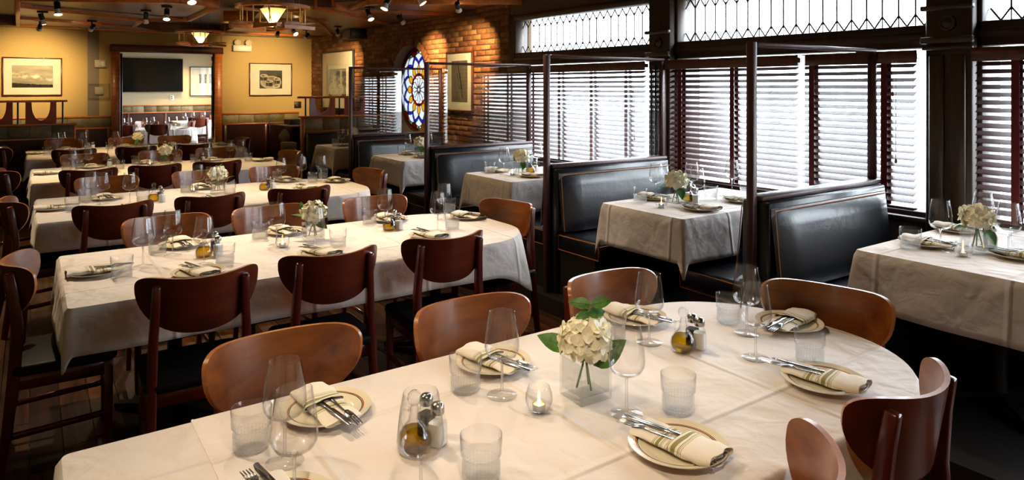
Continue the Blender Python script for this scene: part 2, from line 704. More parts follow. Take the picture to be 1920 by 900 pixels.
cells = [c for c in cells if c[2] - c[1] > 0.05]
cells.sort(key=floor_rank)
plank_meshes = {}
rest = MB()
for k, (x, y0, y1) in enumerate(cells):
    if k < 290:
        key = round(y1 - y0, 2)
        if key not in plank_meshes:
            plank_meshes[key] = MB().box((0, 0, -0.007), (PW - 0.004, key - 0.004, 0.014)).mesh('plank', 'plank_one')
        link('plank', plank_meshes[key], floor, (x, (y0 + y1) / 2, 0))
    else:
        rest.bb(x - PW / 2 + .002, x + PW / 2 - .002, y0 + .002, y1 - .002, -0.014, 0)
tag(rest.build('planks_beyond', 'plank_many', floor), kind='stuff')

# raised booth platform along the windows
pf = setting('trim_platform')
MB().bb(3.12, WX, YF, 10.2, 0, 0.12).build('platform_top', 'platform', pf)

# --- window wall and brick wall, x = WX
wr = setting('wall_right')
MB().bb(WX, WX + .3, YF, 6.68, 0, 0.82).build('sill_wall', 'window_wood', wr)
MB().bb(WX, WX + .3, YF, 6.68, 2.47, 2.80).build('header_wall', 'mortar', wr)
MB().bb(WX, WX + .3, YF, -2.4, 0.82, 2.47).build('pier', 'window_wood', wr)
yc, zc, RO = 9.33, 1.62, 0.655
m = MB()
m.bb(WX, WX + .3, 6.68, yc - .8, 0, 2.8).bb(WX, WX + .3, yc + .8, YB + .15, 0, 2.8).bb(WX, WX + .3, yc - .8, yc + .8, 0, zc - .8).bb(WX, WX + .3, yc - .8, yc + .8, zc + .8, 2.8)
N = 48
vs, fs = [], []
for k in range(N):
    a = 2 * PI * k / N
    ca, sa = math.cos(a), math.sin(a)
    q = .8 / max(abs(ca), abs(sa))
    for xx in (WX, WX + .3):
        vs += [(xx, yc + RO * ca, zc + RO * sa), (xx, yc + q * ca, zc + q * sa)]
for k in range(N):
    j = (k + 1) % N
    fs += [(4 * k, 4 * j, 4 * j + 1, 4 * k + 1), (4 * k + 2, 4 * k + 3, 4 * j + 3, 4 * j + 2), (4 * k, 4 * k + 2, 4 * j + 2, 4 * j)]
m.add(vs, fs)
tag(m.build('mortar_backing', 'mortar', wr), kind='structure')
# bricks, the nearest as single pieces
BL, BH, J, BD = 0.205, 0.0565, 0.012, 0.026
bricks = []
r = 0
z = 0.0
while z < 2.70:
    y = 6.69 + (0 if r % 2 else -(BL + J) / 2)
    while y < YB:
        a, b = max(y, 6.69), min(y + BL, YB)
        # trim the courses to the round opening
        zz = z + BH / 2 - zc
        if abs(zz) < .775:
            h = math.sqrt(.775 ** 2 - zz * zz)
            if a > yc - h and b < yc + h:
                a = b = 0
            elif a < yc - h < b:
                b = yc - h
            elif a < yc + h < b:
                a = yc + h
        if b - a > 0.03:
            bricks.append((a, b, z))
        y += BL + J
    z += BH + J
    r += 1
bricks.sort(key=lambda q: (q[2] < 1.0, q[0]))
one = MB().box((0, 0, 0), (BD, BL, BH)).mesh('brick', 'brick_one', bevel=.004)
rest = MB()
n1 = 0
for (a, b, z) in bricks:
    xx = WX - BD / 2 + .013 + random.uniform(-.004, .004)
    if n1 < 262:
        o = link('brick', one, wr, (xx, (a + b) / 2, z + BH / 2))
        o.scale = (1, (b - a) / BL, 1)
        n1 += 1
    else:
        rest.box((xx, (a + b) / 2, z + BH / 2), (BD, b - a, BH))
tag(rest.build('bricks_beyond', 'brick_many', wr), kind='stuff')
arch = MB()
NR = 58
for k in range(NR):                # header bricks set around the round opening
    a = 2 * PI * (k + .5) / NR
    da = PI / NR - 0.008
    P = []
    for rr, aa in ((RO + .004, a - da), (.765, a - da), (.765, a + da), (RO + .004, a + da)):
        P.append((yc + rr * math.cos(aa), zc + rr * math.sin(aa)))
    arch.prism(P, WX - .016, WX + .1, 'x')
tag(arch.build('opening_bricks', 'brick_many', wr), kind='stuff')

# --- tall windows: lower sash behind blinds, leaded transom above
WINS = [('window_1', 4.37, 6.58, 20), ('window_2', 2.04, 4.14, 19), ('window_3', -0.3, 1.80, 19), ('window_6', -2.4, -.54, 17)]
came_all = {}
for (nm, y0, y1, ncol) in WINS:
    w = setting(nm)
    f = MB()
    XF0, XF1 = WX - .03, WX + .14
    f.bb(XF0, XF1, y0, y1, 0.80, 0.88)
    f.bb(XF0, XF1, y0, y1, 1.91, 2.055)
    f.bb(XF0, XF1, y0, y1, 2.425, 2.49)
    f.bb(XF0, XF1, y0 - .001, y0 + .035, 0.88, 2.43).bb(XF0, XF1, y1 - .035, y1 + .001, 0.88, 2.43)
    f.build('window_frame', 'window_wood', w, bevel=.006)
    MB().bb(WX - .045, WX - .02, y0, y1, 1.955, 2.01).build('transom_moulding', 'window_wood', w, bevel=.008)
    MB().bb(WX - .09, WX + .0, y0 - .01, y1 + .01, 0.825, 0.85).build('window_sill', 'window_wood', w, bevel=.006)
    MB().bb(WX + .09, WX + .098, y0 + .03, y1 - .03, 0.87, 1.92).build('pane', 'window_glass', w)
    a, b, zb, zt, e = y0 + .04, y1 - .04, 2.06, 2.42, .075
    ww = (b - a) / ncol
    came = MB()
    X0 = WX + .07
    hexm = None
    for k in range(ncol):
        q = a + k * ww
        g = .003
        P = [(q + g, zb + e), (q + ww / 2, zb + g), (q + ww - g, zb + e), (q + ww - g, zt - e), (q + ww / 2, zt - g), (q + g, zt - e)]
        MB().prism(P, X0, X0 + .006, 'x').build('pane', 'bevelled_glass', w)
        for s, zz in ((1, zb), (-1, zt)):
            xs = [(q + g * 2, zz + s * .001), (q + ww / 2 - g, zz + s * .001), (q + g * 2, zz + s * (e - g * 2))]
            MB().prism(xs, X0, X0 + .006, 'x').build('pane', 'bevelled_glass', w)
            xs = [(q + ww - g * 2, zz + s * .001), (q + ww / 2 + g, zz + s * .001), (q + ww - g * 2, zz + s * (e - g * 2))]
            MB().prism(xs, X0, X0 + .006, 'x').build('pane', 'bevelled_glass', w)
        xm = X0 + .003
        L = .0065
        came.beam((xm, q, zb + e), (xm, q, zt - e), L, .01)
        for s, zz in ((1, zb), (-1, zt)):
            came.beam((xm, q, zz + s * e), (xm, q + ww / 2, zz), L, .01)
            came.beam((xm, q + ww, zz + s * e), (xm, q + ww / 2, zz), L, .01)
            came.beam((xm, q, zz), (xm, q, zz + s * e), .004, .008)
    came.build('lead_came', 'lead', w)
    if nm == 'window_1':
        MB().bb(XF0, XF1, y1, 6.69, 0.0, 2.50).build('window_jamb', 'window_wood', w, bevel=.006)

# dark piers between the windows with carved block and mouldings
for i, (y0, y1) in enumerate(((4.13, 4.38), (1.79, 2.05), (-.55, -.29))):
    t = setting('trim_%d' % (i + 1))
    MB().bb(WX - .10, WX + .3, y0, y1, 0, 2.64).build('pier_shaft', 'window_wood', t, bevel=.008)
    m_ = (y0 + y1) / 2
    MB().bb(WX - .125, WX - .10, y0 + .03, m_ - .02, 0.86, 1.86).bb(WX - .125, WX - .10, m_ + .02, y1 - .03, 0.86, 1.86).build('pier_panel', 'window_wood', t, bevel=.006)
    MB().bb(WX - .14, WX - .10, y0 - .015, y1 + .015, 1.93, 1.97).bb(WX - .13, WX - .10, y0 - .01, y1 + .01, 1.89, 1.915).bb(WX - .14, WX - .10, y0 - .015, y1 + .015, 2.13, 2.16).build('pier_moulding', 'window_wood', t, bevel=.006)
    mm = MB()
    mm.M = Matrix.Translation((WX - .10, m_, 2.05)) @ Matrix.Rotation(-PI / 2, 4, 'Y')
    mm.lathe([(0, .03), (.012, .028), (.02, .018), (.032, .014), (.036, .022), (.045, .02), (.05, 0)], 20)
    mm.build('rosette', 'window_wood', t)

# --- wooden blinds
tilt = math.radians(27)
for (lab, y0, y1, tapes, zb) in (('wide dark wooden blind behind the second glass screen, beside the brick wall', 4.40, 6.52, (4.62, 5.1, 5.6, 6.12), .90),
                                 ('wide dark wooden blind in the middle window, between the two piers', 2.10, 4.10, (2.28, 2.78, 3.45, 3.98), .90),
                                 ('dark wooden blind at the right edge beside the right pier', -0.25, 1.76, (1.56, 1.0, .4, 0.0), .90)):
    t = thing('window_blind', lab, 'blind', (WX - .115, (y0 + y1) / 2, zb), 0, 'wooden blinds in the street windows')
    W = y1 - y0
    cym = (y0 + y1) / 2
    MB().bb(-.035, -.02, -W / 2 - .02, W / 2 + .02, 1.815 - zb, 1.895 - zb).bb(-.02, .04, -W / 2, W / 2, 1.84 - zb, 1.875 - zb).build('valance', 'dark_trim', t, bevel=.003)
    MB().bb(-.028, .028, -W / 2, W / 2, 0.0, .016).build('bottom_rail', 'blind_slat', t, bevel=.003)
    sm = MB()
    sm.M = Matrix.Rotation(-tilt, 4, 'Y')
    sm.box((0, 0, 0), (.05, W, .003))
    slat = sm.mesh('slat', 'blind_slat')
    zz = .055
    while zz + zb < 1.81:
        link('slat', slat, t, (0, 0, zz))
        zz += .0445
    for ty in tapes:
        mb = MB()
        mb.bb(-.0275, -.0265, ty - cym - .02, ty - cym + .02, .01, 1.84 - zb)
        mb.build('ladder_tape', 'blind_tape', t)
        MB().bb(.0265, .0275, ty - cym - .02, ty - cym + .02, .01, 1.84 - zb).build('ladder_tape', 'blind_tape', t)
    cy_ = y0 + .1 - cym
    c = MB().tube([(-.036, cy_, 1.83 - zb), (-.037, cy_, 1.2 - zb)], .0015, 5).tube([(-.036, cy_ + .02, 1.83 - zb), (-.037, cy_ + .02, 1.62 - zb)], .0015, 5)
    c.build('pull_cord', 'cream_plastic', t)
    for zt in (1.2, 1.62):
        MB().lathe([(0, .02), (.006, .015), (.009, 0), (.006, -.012), (0, -.014)], 8, (-.037, cy_ + (0 if zt < 1.5 else .02), zt - zb)).build('cord_tassel', 'oak_trim', t)

# --- round stained-glass window set in the brick
win = setting('window_4')
RG = 0.60
XS = WX + .15
came = MB()


def pol(r, deg):
    a = math.radians(deg)
    return (r * math.sin(a), r * math.cos(a))


def pane(pts, colour, nm='pane'):
    cx = sum(p[0] for p in pts) / len(pts)
    cz = sum(p[1] for p in pts) / len(pts)
    q = [(yc + cx + (p[0] - cx) * .97, zc + cz + (p[1] - cz) * .97) for p in pts]
    MB().prism(q, XS, XS + .006, 'x').build(nm, 'stained_' + colour, win)
    for u, v in zip(pts, pts[1:] + pts[:1]):
        came.beam((XS + .003, yc + u[0], zc + u[1]), (XS + .003, yc + v[0], zc + v[1]), .006, .011)


def arc(r, d0, d1, n=3):
    return [pol(r, d0 + (d1 - d0) * i / n) for i in range(n + 1)]


pane([pol(.035, d) for d in range(0, 360, 45)], 'white', 'hub_pane')
for k in range(12):
    a = 30 * k
    pane([pol(.035, a), pol(.09, a - 15), pol(.17, a - 15), pol(.205, a), pol(.17, a + 15), pol(.09, a + 15)], 'white')
    pane(arc(.208, a - 15, a + 15) + arc(.242, a + 15, a - 15), 'red' if k % 2 else 'brown', 'ring_pane')
    pane([pol(.245, a - 8), pol(.30, a - 11), pol(.345, a - 7), pol(.375, a), pol(.345, a + 7), pol(.30, a + 11), pol(.245, a + 8)], 'yellow')
    b = a + 15
    pane([pol(.245, b - 7), pol(.30, b - 4), pol(.345, b - 8), pol(.375, b - 14.5), pol(.42, b - 9), pol(.475, b), pol(.42, b + 9), pol(.375, b + 14.5), pol(.345, b + 8), pol(.30, b + 4), pol(.245, b + 7)], 'white')
    pane([pol(.38, a), pol(.425, a + 6), pol(.48, a + 15), pol(.52, a + 14), pol(.455, a + 3.5), pol(.42, a)], 'blue')
    pane([pol(.38, a), pol(.42, a), pol(.455, a - 3.5), pol(.52, a - 14), pol(.48, a - 15), pol(.425, a - 6)], 'blue')
    pane([pol(.42, a), pol(.455, a + 3.5), pol(.52, a + 13), pol(.545, a + 6), pol(.555, a), pol(.545, a - 6), pol(.52, a - 13), pol(.455, a - 3.5)], 'white')
    pane([pol(.557, a - 2), pol(.557, a + 2), pol(.595, a + 4), pol(.595, a - 4)], 'teal', 'tip_pane')
    pane([pol(.485, b), pol(.525, b + 1.5), pol(.548, b + 8.5), pol(.595, b + 10.5)] + arc(.595, b + 8, b - 8) + [pol(.595, b - 10.5), pol(.548, b - 8.5), pol(.525, b - 1.5)], 'brown' if k in (0, 4, 5, 6, 7, 11) else 'white', 'border_pane')
    pane(arc(.60, a - 15, a + 15, 4) + arc(.635, a + 15, a - 15, 4), 'red' if k in (9, 10, 8) else 'brown', 'rim_pane')
came.build('lead_came', 'lead', win)
m = MB()
m.M = Matrix.Translation((XS - .01, yc, zc)) @ Matrix.Rotation(PI / 2, 4, 'Y')
m.lathe([(.632, 0), (.66, 0), (.66, .03), (.632, .03), (.632, 0)], 48)
m.build('window_frame', 'window_wood', win)

# --- left wall, wall behind the viewer
wl = setting('wall_left')
MB().bb(XL - .15, XL, YF - .15, YB + .15, -.12, 2.8).build('wall_face', 'wall_cream', wl)
wf = setting('wall_front')
MB().bb(XL, WX + .3, YF - .15, YF, -.12, 2.8).build('wall_face', 'wall_cream', wf)

# --- back wall with doorway to the second dining room
wb = setting('wall_back')
D0, D1, DZ = 1.25, 2.78, 2.27
MB().bb(XL, D0, YB, YB + .15, 0, 2.8).bb(D1, WX, YB, YB + .15, 0, 2.8).bb(D0, D1, YB, YB + .15, DZ, 2.8).build('wall_face', 'wall_cream', wb)
MB().bb(.77, .94, YB - .012, YB + .01, 1.17, 2.64).build('wall_strip', 'wall_taupe', wb)  # thin upright band in grey-taupe against the cream wall, left of the doorway


def wainscot(par, x0, x1, y, stiles):
    MB().bb(x0, x1, y - .035, y, 1.14, 1.17).build('cap_rail', 'oak_trim', par, bevel=.005)
    MB().bb(x0, x1, y - .025, y, .945, .975).build('lower_rail', 'oak_trim', par, bevel=.004)
    MB().bb(x0, x1, y - .012, y, 0, .945).build('wall_panel', 'mahogany', par)
    n = max(1, round((x1 - x0) / .31))
    w = (x1 - x0) / n
    for k in range(n):
        MB().box((0, 0, 0), (w - .004, .016, .161)).build('stone_tile', 'slate', par, bevel=.0015, loc=(x0 + (k + .5) * w, y - .008 - random.uniform(0, .003), 1.0575))
    for s in stiles:
        MB().bb(s - .03, s + .03, y - .022, y - .01, .1, .945).build('panel_stile', 'dark_trim', par, bevel=.003)
    MB().bb(x0, x1, y - .02, y, 0, .12).build('skirting', 'dark_trim', par)


wainscot(wb, XL, 1.12, YB, (-2.2, -1.4, -.6, .1, .76, 1.08))
wainscot(wb, 2.92, 4.35, YB, (2.97, 3.72))
d = setting('door_1')
MB().bb(1.12, 1.25, YB - .04, YB + .16, 0, DZ + .12).bb(D1, D1 + .13, YB - .04, YB + .16, 0, DZ + .12).build('door_jamb', 'oak_trim', d, bevel=.006)
MB().bb(1.10, D1 + .15, YB - .045, YB + .16, DZ, DZ + .125).build('door_head', 'dark_trim', d, bevel=.006)
MB().bb(1.262, 1.304, YB + .17, YB + .92, .02, DZ - .02).build('door_leaf', 'mahogany', d, bevel=.004)
MB().beam((2.79, YB + .2, 1.13), (2.79 + .17, YB + .93, 1.13), .042, 2.2).build('door_leaf', 'mahogany', d, bevel=.004)
for xx in (D1 - .012, 1.25):
    for zz in (.9, 1.5, 2.05):
        MB().bb(xx, xx + .02, YB + .135, YB + .185, zz, zz + .1).build('hinge', 'brass', d)

# --- second dining room
fb = setting('floor_back_room')
MB().bb(-1.5, 5.0, YB + .15, 21.2, -.1, 0).build('carpet', 'platform', fb)
w2 = setting('wall_back_room')
MB().bb(-1.5, 5.0, 21, 21.15, 0, 2.8).build('wall_face', 'wall_pale', w2)
MB().bb(-1.65, -1.5, YB + .15, 21, 0, 2.8).build('side_wall', 'wall_pale', w2)
MB().bb(WX, WX + .3, YB + .15, 15, 0, 2.8).bb(WX, WX + .3, 20.2, 21, 0, 2.8).bb(WX, WX + .3, 15, 20.2, 0, .5).bb(WX, WX + .3, 15, 20.2, 2.6, 2.8).build('side_wall', 'wall_pale', w2)
wainscot(w2, -1.5, WX, 21, (-.6, .3, 1.2, 2.1, 3.0, 3.9))
w5 = setting('window_5')
MB().bb(WX + .1, WX + .106, 15, 20.2, .5, 2.6).build('pane', 'window_glass', w5)
fr = MB()
for yy in (15.03, 16.3, 17.6, 18.9, 20.17):
    fr.bb(WX + .06, WX + .14, yy - .03, yy + .03, .5, 2.6)
fr.bb(WX + .06, WX + .14, 15, 20.2, .5, .56).bb(WX + .06, WX + .14, 15, 20.2, 2.54, 2.6).build('window_frame', 'window_wood', w5)

# --- ceiling with fans of soffit boards and cherry beams
ce = setting('ceiling')
MB().bb(XL, WX + .3, YF, 21.2, ZC, ZC + .1).build('ceiling_board', 'ceiling_dark', ce)
MB().bb(XL, WX, 13.35, YB, 2.62, ZC).build('soffit', 'plywood', ce)
ZS = 2.60


SOFFITS = []


def soffit(pts, z=ZS + .03, m='plywood'):
    SOFFITS.append((pts, z))
    MB().prism(pts, z, ZC, 'z').build('soffit_board', m, ce)


def cbeam(a, b, w=.05, z=ZS, h=.15, m='oak_trim'):
    MB().beam((a[0], a[1], z + h / 2), (b[0], b[1], z + h / 2), w, h).build('ceiling_beam', m, ce, bevel=.004)


soffit([(-.14, 9.35), (1.36, 8.5), (1.81, 8.73), (1.85, 10.75), (-.14, 10.0)], ZS + .05)
soffit([(-.14, 10.05), (1.85, 10.8), (1.35, 11.3), (1.32, 12.4), (-.16, 11.75)], ZS + .035)
soffit([(-.16, 11.8), (1.32, 12.45), (1.83, 13.34), (-.18, 13.34)], ZS + .025)
for a, b in (((-.13, 9.32), (1.36, 8.5)), ((1.36, 8.5), (1.81, 8.73)), ((1.81, 8.73), (1.85, 10.75)), ((-.14, 10.02), (1.3, 11.2)), ((1.22, 11.19), (1.85, 10.75)),
             ((-.16, 11.77), (1.32, 12.43)), ((1.3, 11.2), (1.32, 12.43)), ((-.18, 13.12), (1.83, 13.36)), ((-.13, 9.3), (-.18, 13.3))):
    cbeam(a, b)
soffit([(2.79, 8.19), (4.6, 8.0), (4.6, 13.34), (2.79, 13.34), (2.68, 10.69), (2.21, 8.12)], ZS + .03)
soffit([(2.88, 7.79), (3.16, 7.41), (4.6, 6.44), (4.6, 8.0), (3.25, 8.2)], ZS + .045)
soffit([(2.8, 6.9), (4.6, 5.2), (4.6, 6.44), (3.16, 7.41)], ZS + .055)
for a, b in (((2.79, 8.19), (4.55, 9.8)), ((2.88, 7.79), (3.25, 8.23)), ((3.25, 8.23), (4.58, 7.95)), ((3.19, 8.05), (3.16, 7.41)), ((3.16, 7.41), (4.58, 6.4)),
             ((2.21, 8.12), (3.53, 10.1)), ((2.25, 10.47), (3.5, 9.7)), ((2.5, 10.69), (3.61, 10.84)), ((2.75, 12.77), (4.55, 12.93)), ((3.53, 10.1), (4.55, 12.4)), ((2.8, 6.9), (4.58, 5.2))):
    cbeam(a, b)
# out over the nearer tables the same fans go on
for a, b in (((-2.8, 7.5), (.2, 6.2)), ((-2.8, 4.0), (.6, 5.0)), ((.6, 5.0), (2.4, 3.4)), ((2.4, 3.4), (4.55, 4.2)), ((-2.8, 1.0), (.8, 2.2)), ((.8, 2.2), (4.55, 1.4))):
    cbeam(a, b)
MB().bb(2.2, 2.75, 13.1, 13.3, ZS + .01, ZS + .05).build('air_vent', 'tray_black', ce)

gr = tag(MB().bb(WX + .4, 40, -30, 50, -.3, -.2).build('ground_street', 'outdoor_paving'), kind='structure')

# ------------------------------------------------------------------ booths along the windows
XP, XE = 3.19, 4.43
POSTS = [2.33, 4.14, 6.07, 8.05]
WHERE_POST = ['the nearest glass screen, on the right', 'the second glass screen from the right', 'the third glass screen from the right', 'the farthest glass screen']
PZ = 0.12


def bench_side(s, par):
    """upholstery on one side; s = -1 faces the viewer, s = +1 faces away"""
    y0 = s * .085
    x0, x1 = .045, XE - XP - .01
    Z0, Z1 = .47, 1.035 - PZ - .02
    nu, nv = 14, 10

    def face(i, j):
        u, v = i / (nu - 1), j / (nv - 1)
        e = min(1, min(u, 1 - u) / .07, min(v + .05, 1 - v) / .10)
        bul = math.sin(e * PI / 2) ** .6
        return (x0 + u * (x1 - x0), y0 + s * (bul * .05 + .05 * (1 - v)), Z0 + v * (Z1 - Z0))
    m = MB().grid(face, nu, nv)
    m.bb(x0, x1, min(y0, y0 + s * .005), max(y0, y0 + s * .005), Z0, Z1)
    m.build('backrest_cushion', 'bench_vinyl', par)
    sd = .46
    q = MB().bb(x0, x1, min(y0, y0 + s * sd), max(y0, y0 + s * sd), .33, .455)
    q.build('seat_cushion', 'bench_vinyl', par, bevel=.025, seg=3)
    MB().bb(x0 + .01, x1, min(y0, y0 + s * (sd - .06)), max(y0, y0 + s * (sd - .06)), 0, .335).build('seat_base', 'platform', par)
    p = MB()
    xa = x0 - .004
    # piping round the aisle end of the seat and round the back
    L = [(xa, y0 + s * .01, .44), (xa, y0 + s * (sd - .04), .445), (xa, y0 + s * (sd - .012), .43), (xa, y0 + s * (sd - .005), .40), (xa, y0 + s * (sd - .01), .335), (xa, y0 + s * .01, .335)]
    p.tube(L, .0035, 5, closed=True)
    p.tube([(xa, y0 + s * (sd + .001), .452 - .02), (x1, y0 + s * (sd + .001), .432)], .0035, 5)
    p.tube([(x0 + .012, y0 + s * .062, Z0), (x0 + .012, y0 + s * .02, Z1 - .01), (x1, y0 + s * .02, Z1 - .01)], .0035, 5)
    p.build('piping', 'piping', par)


for i, py in enumerate(POSTS):
    b = thing('booth_bench', 'black vinyl double booth bench with orange piping under ' + WHERE_POST[i], 'bench', (XP, py, PZ), 0, 'black booth benches')
    MB().bb(.03, XE - XP, -.085, .085, 0, 1.05 - PZ).build('back_core', 'bench_vinyl', b, bevel=.01)
    bench_side(-1, b)
    bench_side(1, b)
    g = thing('glass_partition', 'dark framed glass screen standing over the booth bench, ' + ['nearest and largest on the right', 'second from the right', 'third from the right', 'farthest, before the round stained window'][i], 'partition', (XP, py, PZ), 0, 'glass screens between booths')
    MB().bb(-.018, .02, -.022, .022, 0, 1.91 - PZ).build('post', 'post_wood', g, bevel=.003)
    MB().bb(.027, XE - XP + .02, -.022, .022, 1.885 - PZ, 1.91 - PZ).build('top_rail', 'post_wood', g, bevel=.003)
    MB().bb(.027, XE - XP + .02, -.05, .05, 1.051 - PZ, 1.078 - PZ).build('bottom_rail', 'post_wood', g, bevel=.004)
    MB().bb(XE - XP - .02, XE - XP + .02, -.022, .022, 1.078 - PZ, 1.885 - PZ).build('end_post', 'post_wood', g, bevel=.003)
    MB().bb(.027, XE - XP - .02, -.004, .004, 1.078 - PZ, 1.885 - PZ).build('glass_pane', 'screen_glass', g)


# --- dividers with scooped panels
def divider(x0, x1, y, z_low, z_cap, z_top, scoops, rods, bench, label, nm='scooped_divider'):
    t = thing(nm, label, 'divider', ((x0 + x1) / 2, y, 0), 0)
    cx = (x0 + x1) / 2
    a, b = x0 - cx, x1 - cx
    MB().bb(a, b, -.05, .05, 0, z_low).build('base_panel', 'mahogany', t)
    MB().bb(a - .01, b + .01, -.06, .06, z_low, z_low + .025).build('lower_rail', 'oak_trim', t, bevel=.004)
    MB().bb(a - .035, b + .03, -.085, .085, z_cap - .03, z_cap).build('cap_rail', 'oak_trim', t, bevel=.008)
    MB().bb(a - .012, a + .02, -.062, .062, z_low - .5, z_cap - .03).build('end_stile', 'oak_trim', t, bevel=.003)
    MB().bb(b - .02, b + .012, -.062, .062, z_low - .5, z_cap - .03).build('end_stile', 'oak_trim', t, bevel=.003)
    MB().bb(a + .02, b - .02, -.045, .045, z_low + .025, z_cap - .03).build('tile_backing', 'mortar', t)
    n = max(2, round((b - a) / .28))
    w = (b - a - .04) / n
    for k in range(n):
        MB().box((0, 0, 0), (w - .004, .014, z_cap - z_low - .059)).build('stone_tile', 'slate', t, bevel=.0015, loc=(a + .02 + (k + .5) * w, -.051, (z_low + z_cap) / 2 - .0025))
    for sx in scoops:
        P = [(-.19, 0), (.19, 0), (.19, z_top - z_cap - .03), (.115, z_top - z_cap - .03)]
        for k in range(1, 12):
            q = PI * k / 12
            P.append((.115 * math.cos(q), z_top - z_cap - .03 - (z_top - z_cap - .075) * math.sin(q) ** .8))
        P += [(-.115, z_top - z_cap - .03), (-.19, z_top - z_cap - .03)]
        MB().prism([(p[0] + sx - cx, p[1] + z_cap) for p in P], -.012, .012, 'y').build('scooped_panel', 'red_wood', t)
    for rx in rods:
        MB().tube([(rx - cx, 0, z_cap), (rx - cx, 0, z_top - .03)], .012, 8).build('rod', 'lead', t)
    MB().bb(a - .06, b - .09, -.045, .045, z_top - .03, z_top).build('top_rail', 'oak_trim', t, bevel=.006)
    return t


divider(3.22, 4.58, 9.98, 1.0, 1.24, 1.525, (3.52, 4.05), (3.27, 3.78, 4.32), True, 'scooped wooden divider with slate tiles behind the farthest booth, left of round window')
divider(-2.2, .53, 12.4, .88, 1.12, 1.465, (.11, -.42, -.95), (.38, -.17, -.7), False, 'scooped wooden divider with slate tiles under the landscape photo')
b = thing('booth_bench', 'black vinyl bench against the tiled divider, in the farthest booth', 'bench', (3.24, 9.9, PZ), 0, 'black booth benches')
MB().bb(0, 1.2, -.12, -.0, 0, .87).build('back_core', 'bench_vinyl', b, bevel=.02)
MB().bb(0, 1.2, -.52, -.12, .33, .455).build('seat_cushion', 'bench_vinyl', b, bevel=.025, seg=3)
MB().bb(.01, 1.2, -.47, -.12, 0, .33).build('seat_base', 'platform', b)

# ------------------------------------------------------------------ tables, cloths
def rr_outline(hx, hy, rads, seg=9, step=.06):
    """rounded rectangle: list of (x, y, nx, ny); rads for corners (+x+y, -x+y, -x-y, +x-y)"""
    cs = [(hx - rads[0], hy - rads[0], 0, rads[0]), (-hx + rads[1], hy - rads[1], 90, rads[1]), (-hx + rads[2], -hy + rads[2], 180, rads[2]), (hx - rads[3], -hy + rads[3], 270, rads[3])]
    out = []
    for i, (cx, cy, a0, r) in enumerate(cs):
        sg = seg if r < .1 else 16
        for k in range(sg + 1):
            a = math.radians(a0 + 90 * k / sg)
            out.append((cx + r * math.cos(a), cy + r * math.sin(a), math.cos(a), math.sin(a)))
        nx_, ny_, na, nr = cs[(i + 1) % 4]
        a = math.radians(a0 + 90)
        p = (cx + r * math.cos(a), cy + r * math.sin(a))
        q = (nx_ + nr * math.cos(math.radians(na)), ny_ + nr * math.sin(math.radians(na)))
        L = math.hypot(q[0] - p[0], q[1] - p[1])
        n = int(L / step)
        for k in range(1, n):
            out.append((p[0] + (q[0] - p[0]) * k / n, p[1] + (q[1] - p[1]) * k / n, math.cos(a), math.sin(a)))
    return out


def cloth(hx, hy, rads, drop, seed, flat_left=False, flare=.10):
    """square-cornered cloth laid over the table: hangs deepest where its corners fall"""
    rnd = random.Random(seed)
    O = rr_outline(hx, hy, rads)
    ph = [rnd.uniform(0, 6.28) for _ in range(4)]
    rows = 9
    n = len(O)
    V = [(x, y, 0) for x, y, _, _ in O]
    F = [tuple(range(n))]
    per = 0
    cum = []
    for i in range(n):
        cum.append(per)
        per += math.hypot(O[(i + 1) % n][0] - O[i][0], O[(i + 1) % n][1] - O[i][1])
    for r in range(1, rows + 1):
        t = r / rows
        for i, (x, y, nx, ny) in enumerate(O):
            tx = (hx + drop - abs(x)) / abs(nx) if abs(nx) > .02 else 9
            ty = (hy + drop - abs(y)) / abs(ny) if abs(ny) > .02 else 9
            L = min(tx, ty, drop * 1.75)
            if flat_left and nx < -.4:
                L = .001
            cor = (L - drop) / drop            # 0 along the sides, larger at the corners
            s = L * t
            w = math.sin(cum[i] * 7.3 + ph[0]) * .5 + math.sin(cum[i] * 15.1 + ph[1]) * .3 + math.sin(cum[i] * 3.1 + ph[2]) * .4
            amp = .012 + .05 * max(0, cor)
            rad = .012
            if s < rad * 1.57:
                a = s / rad
                out, z = rad * math.sin(a), -rad * (1 - math.cos(a))
            else:
                s2 = s - rad * 1.57
                fl = flare + .35 * max(0, cor) * (1 - .3 * t)
                out = rad + math.sin(fl) * s2 + w * amp * t
                z = -rad - math.cos(fl) * s2
            out = max(out, .006 * t)
            V.append((x + nx * out, y + ny * out, z))
        b0, b1 = (r - 1) * n, r * n
        for i in range(n):
            j = (i + 1) % n
            F.append((b0 + i, b1 + i, b1 + j, b0 + j))
    m = MB()
    m.add(V, F, 0, True)
    m.sm[0] = True
    return m


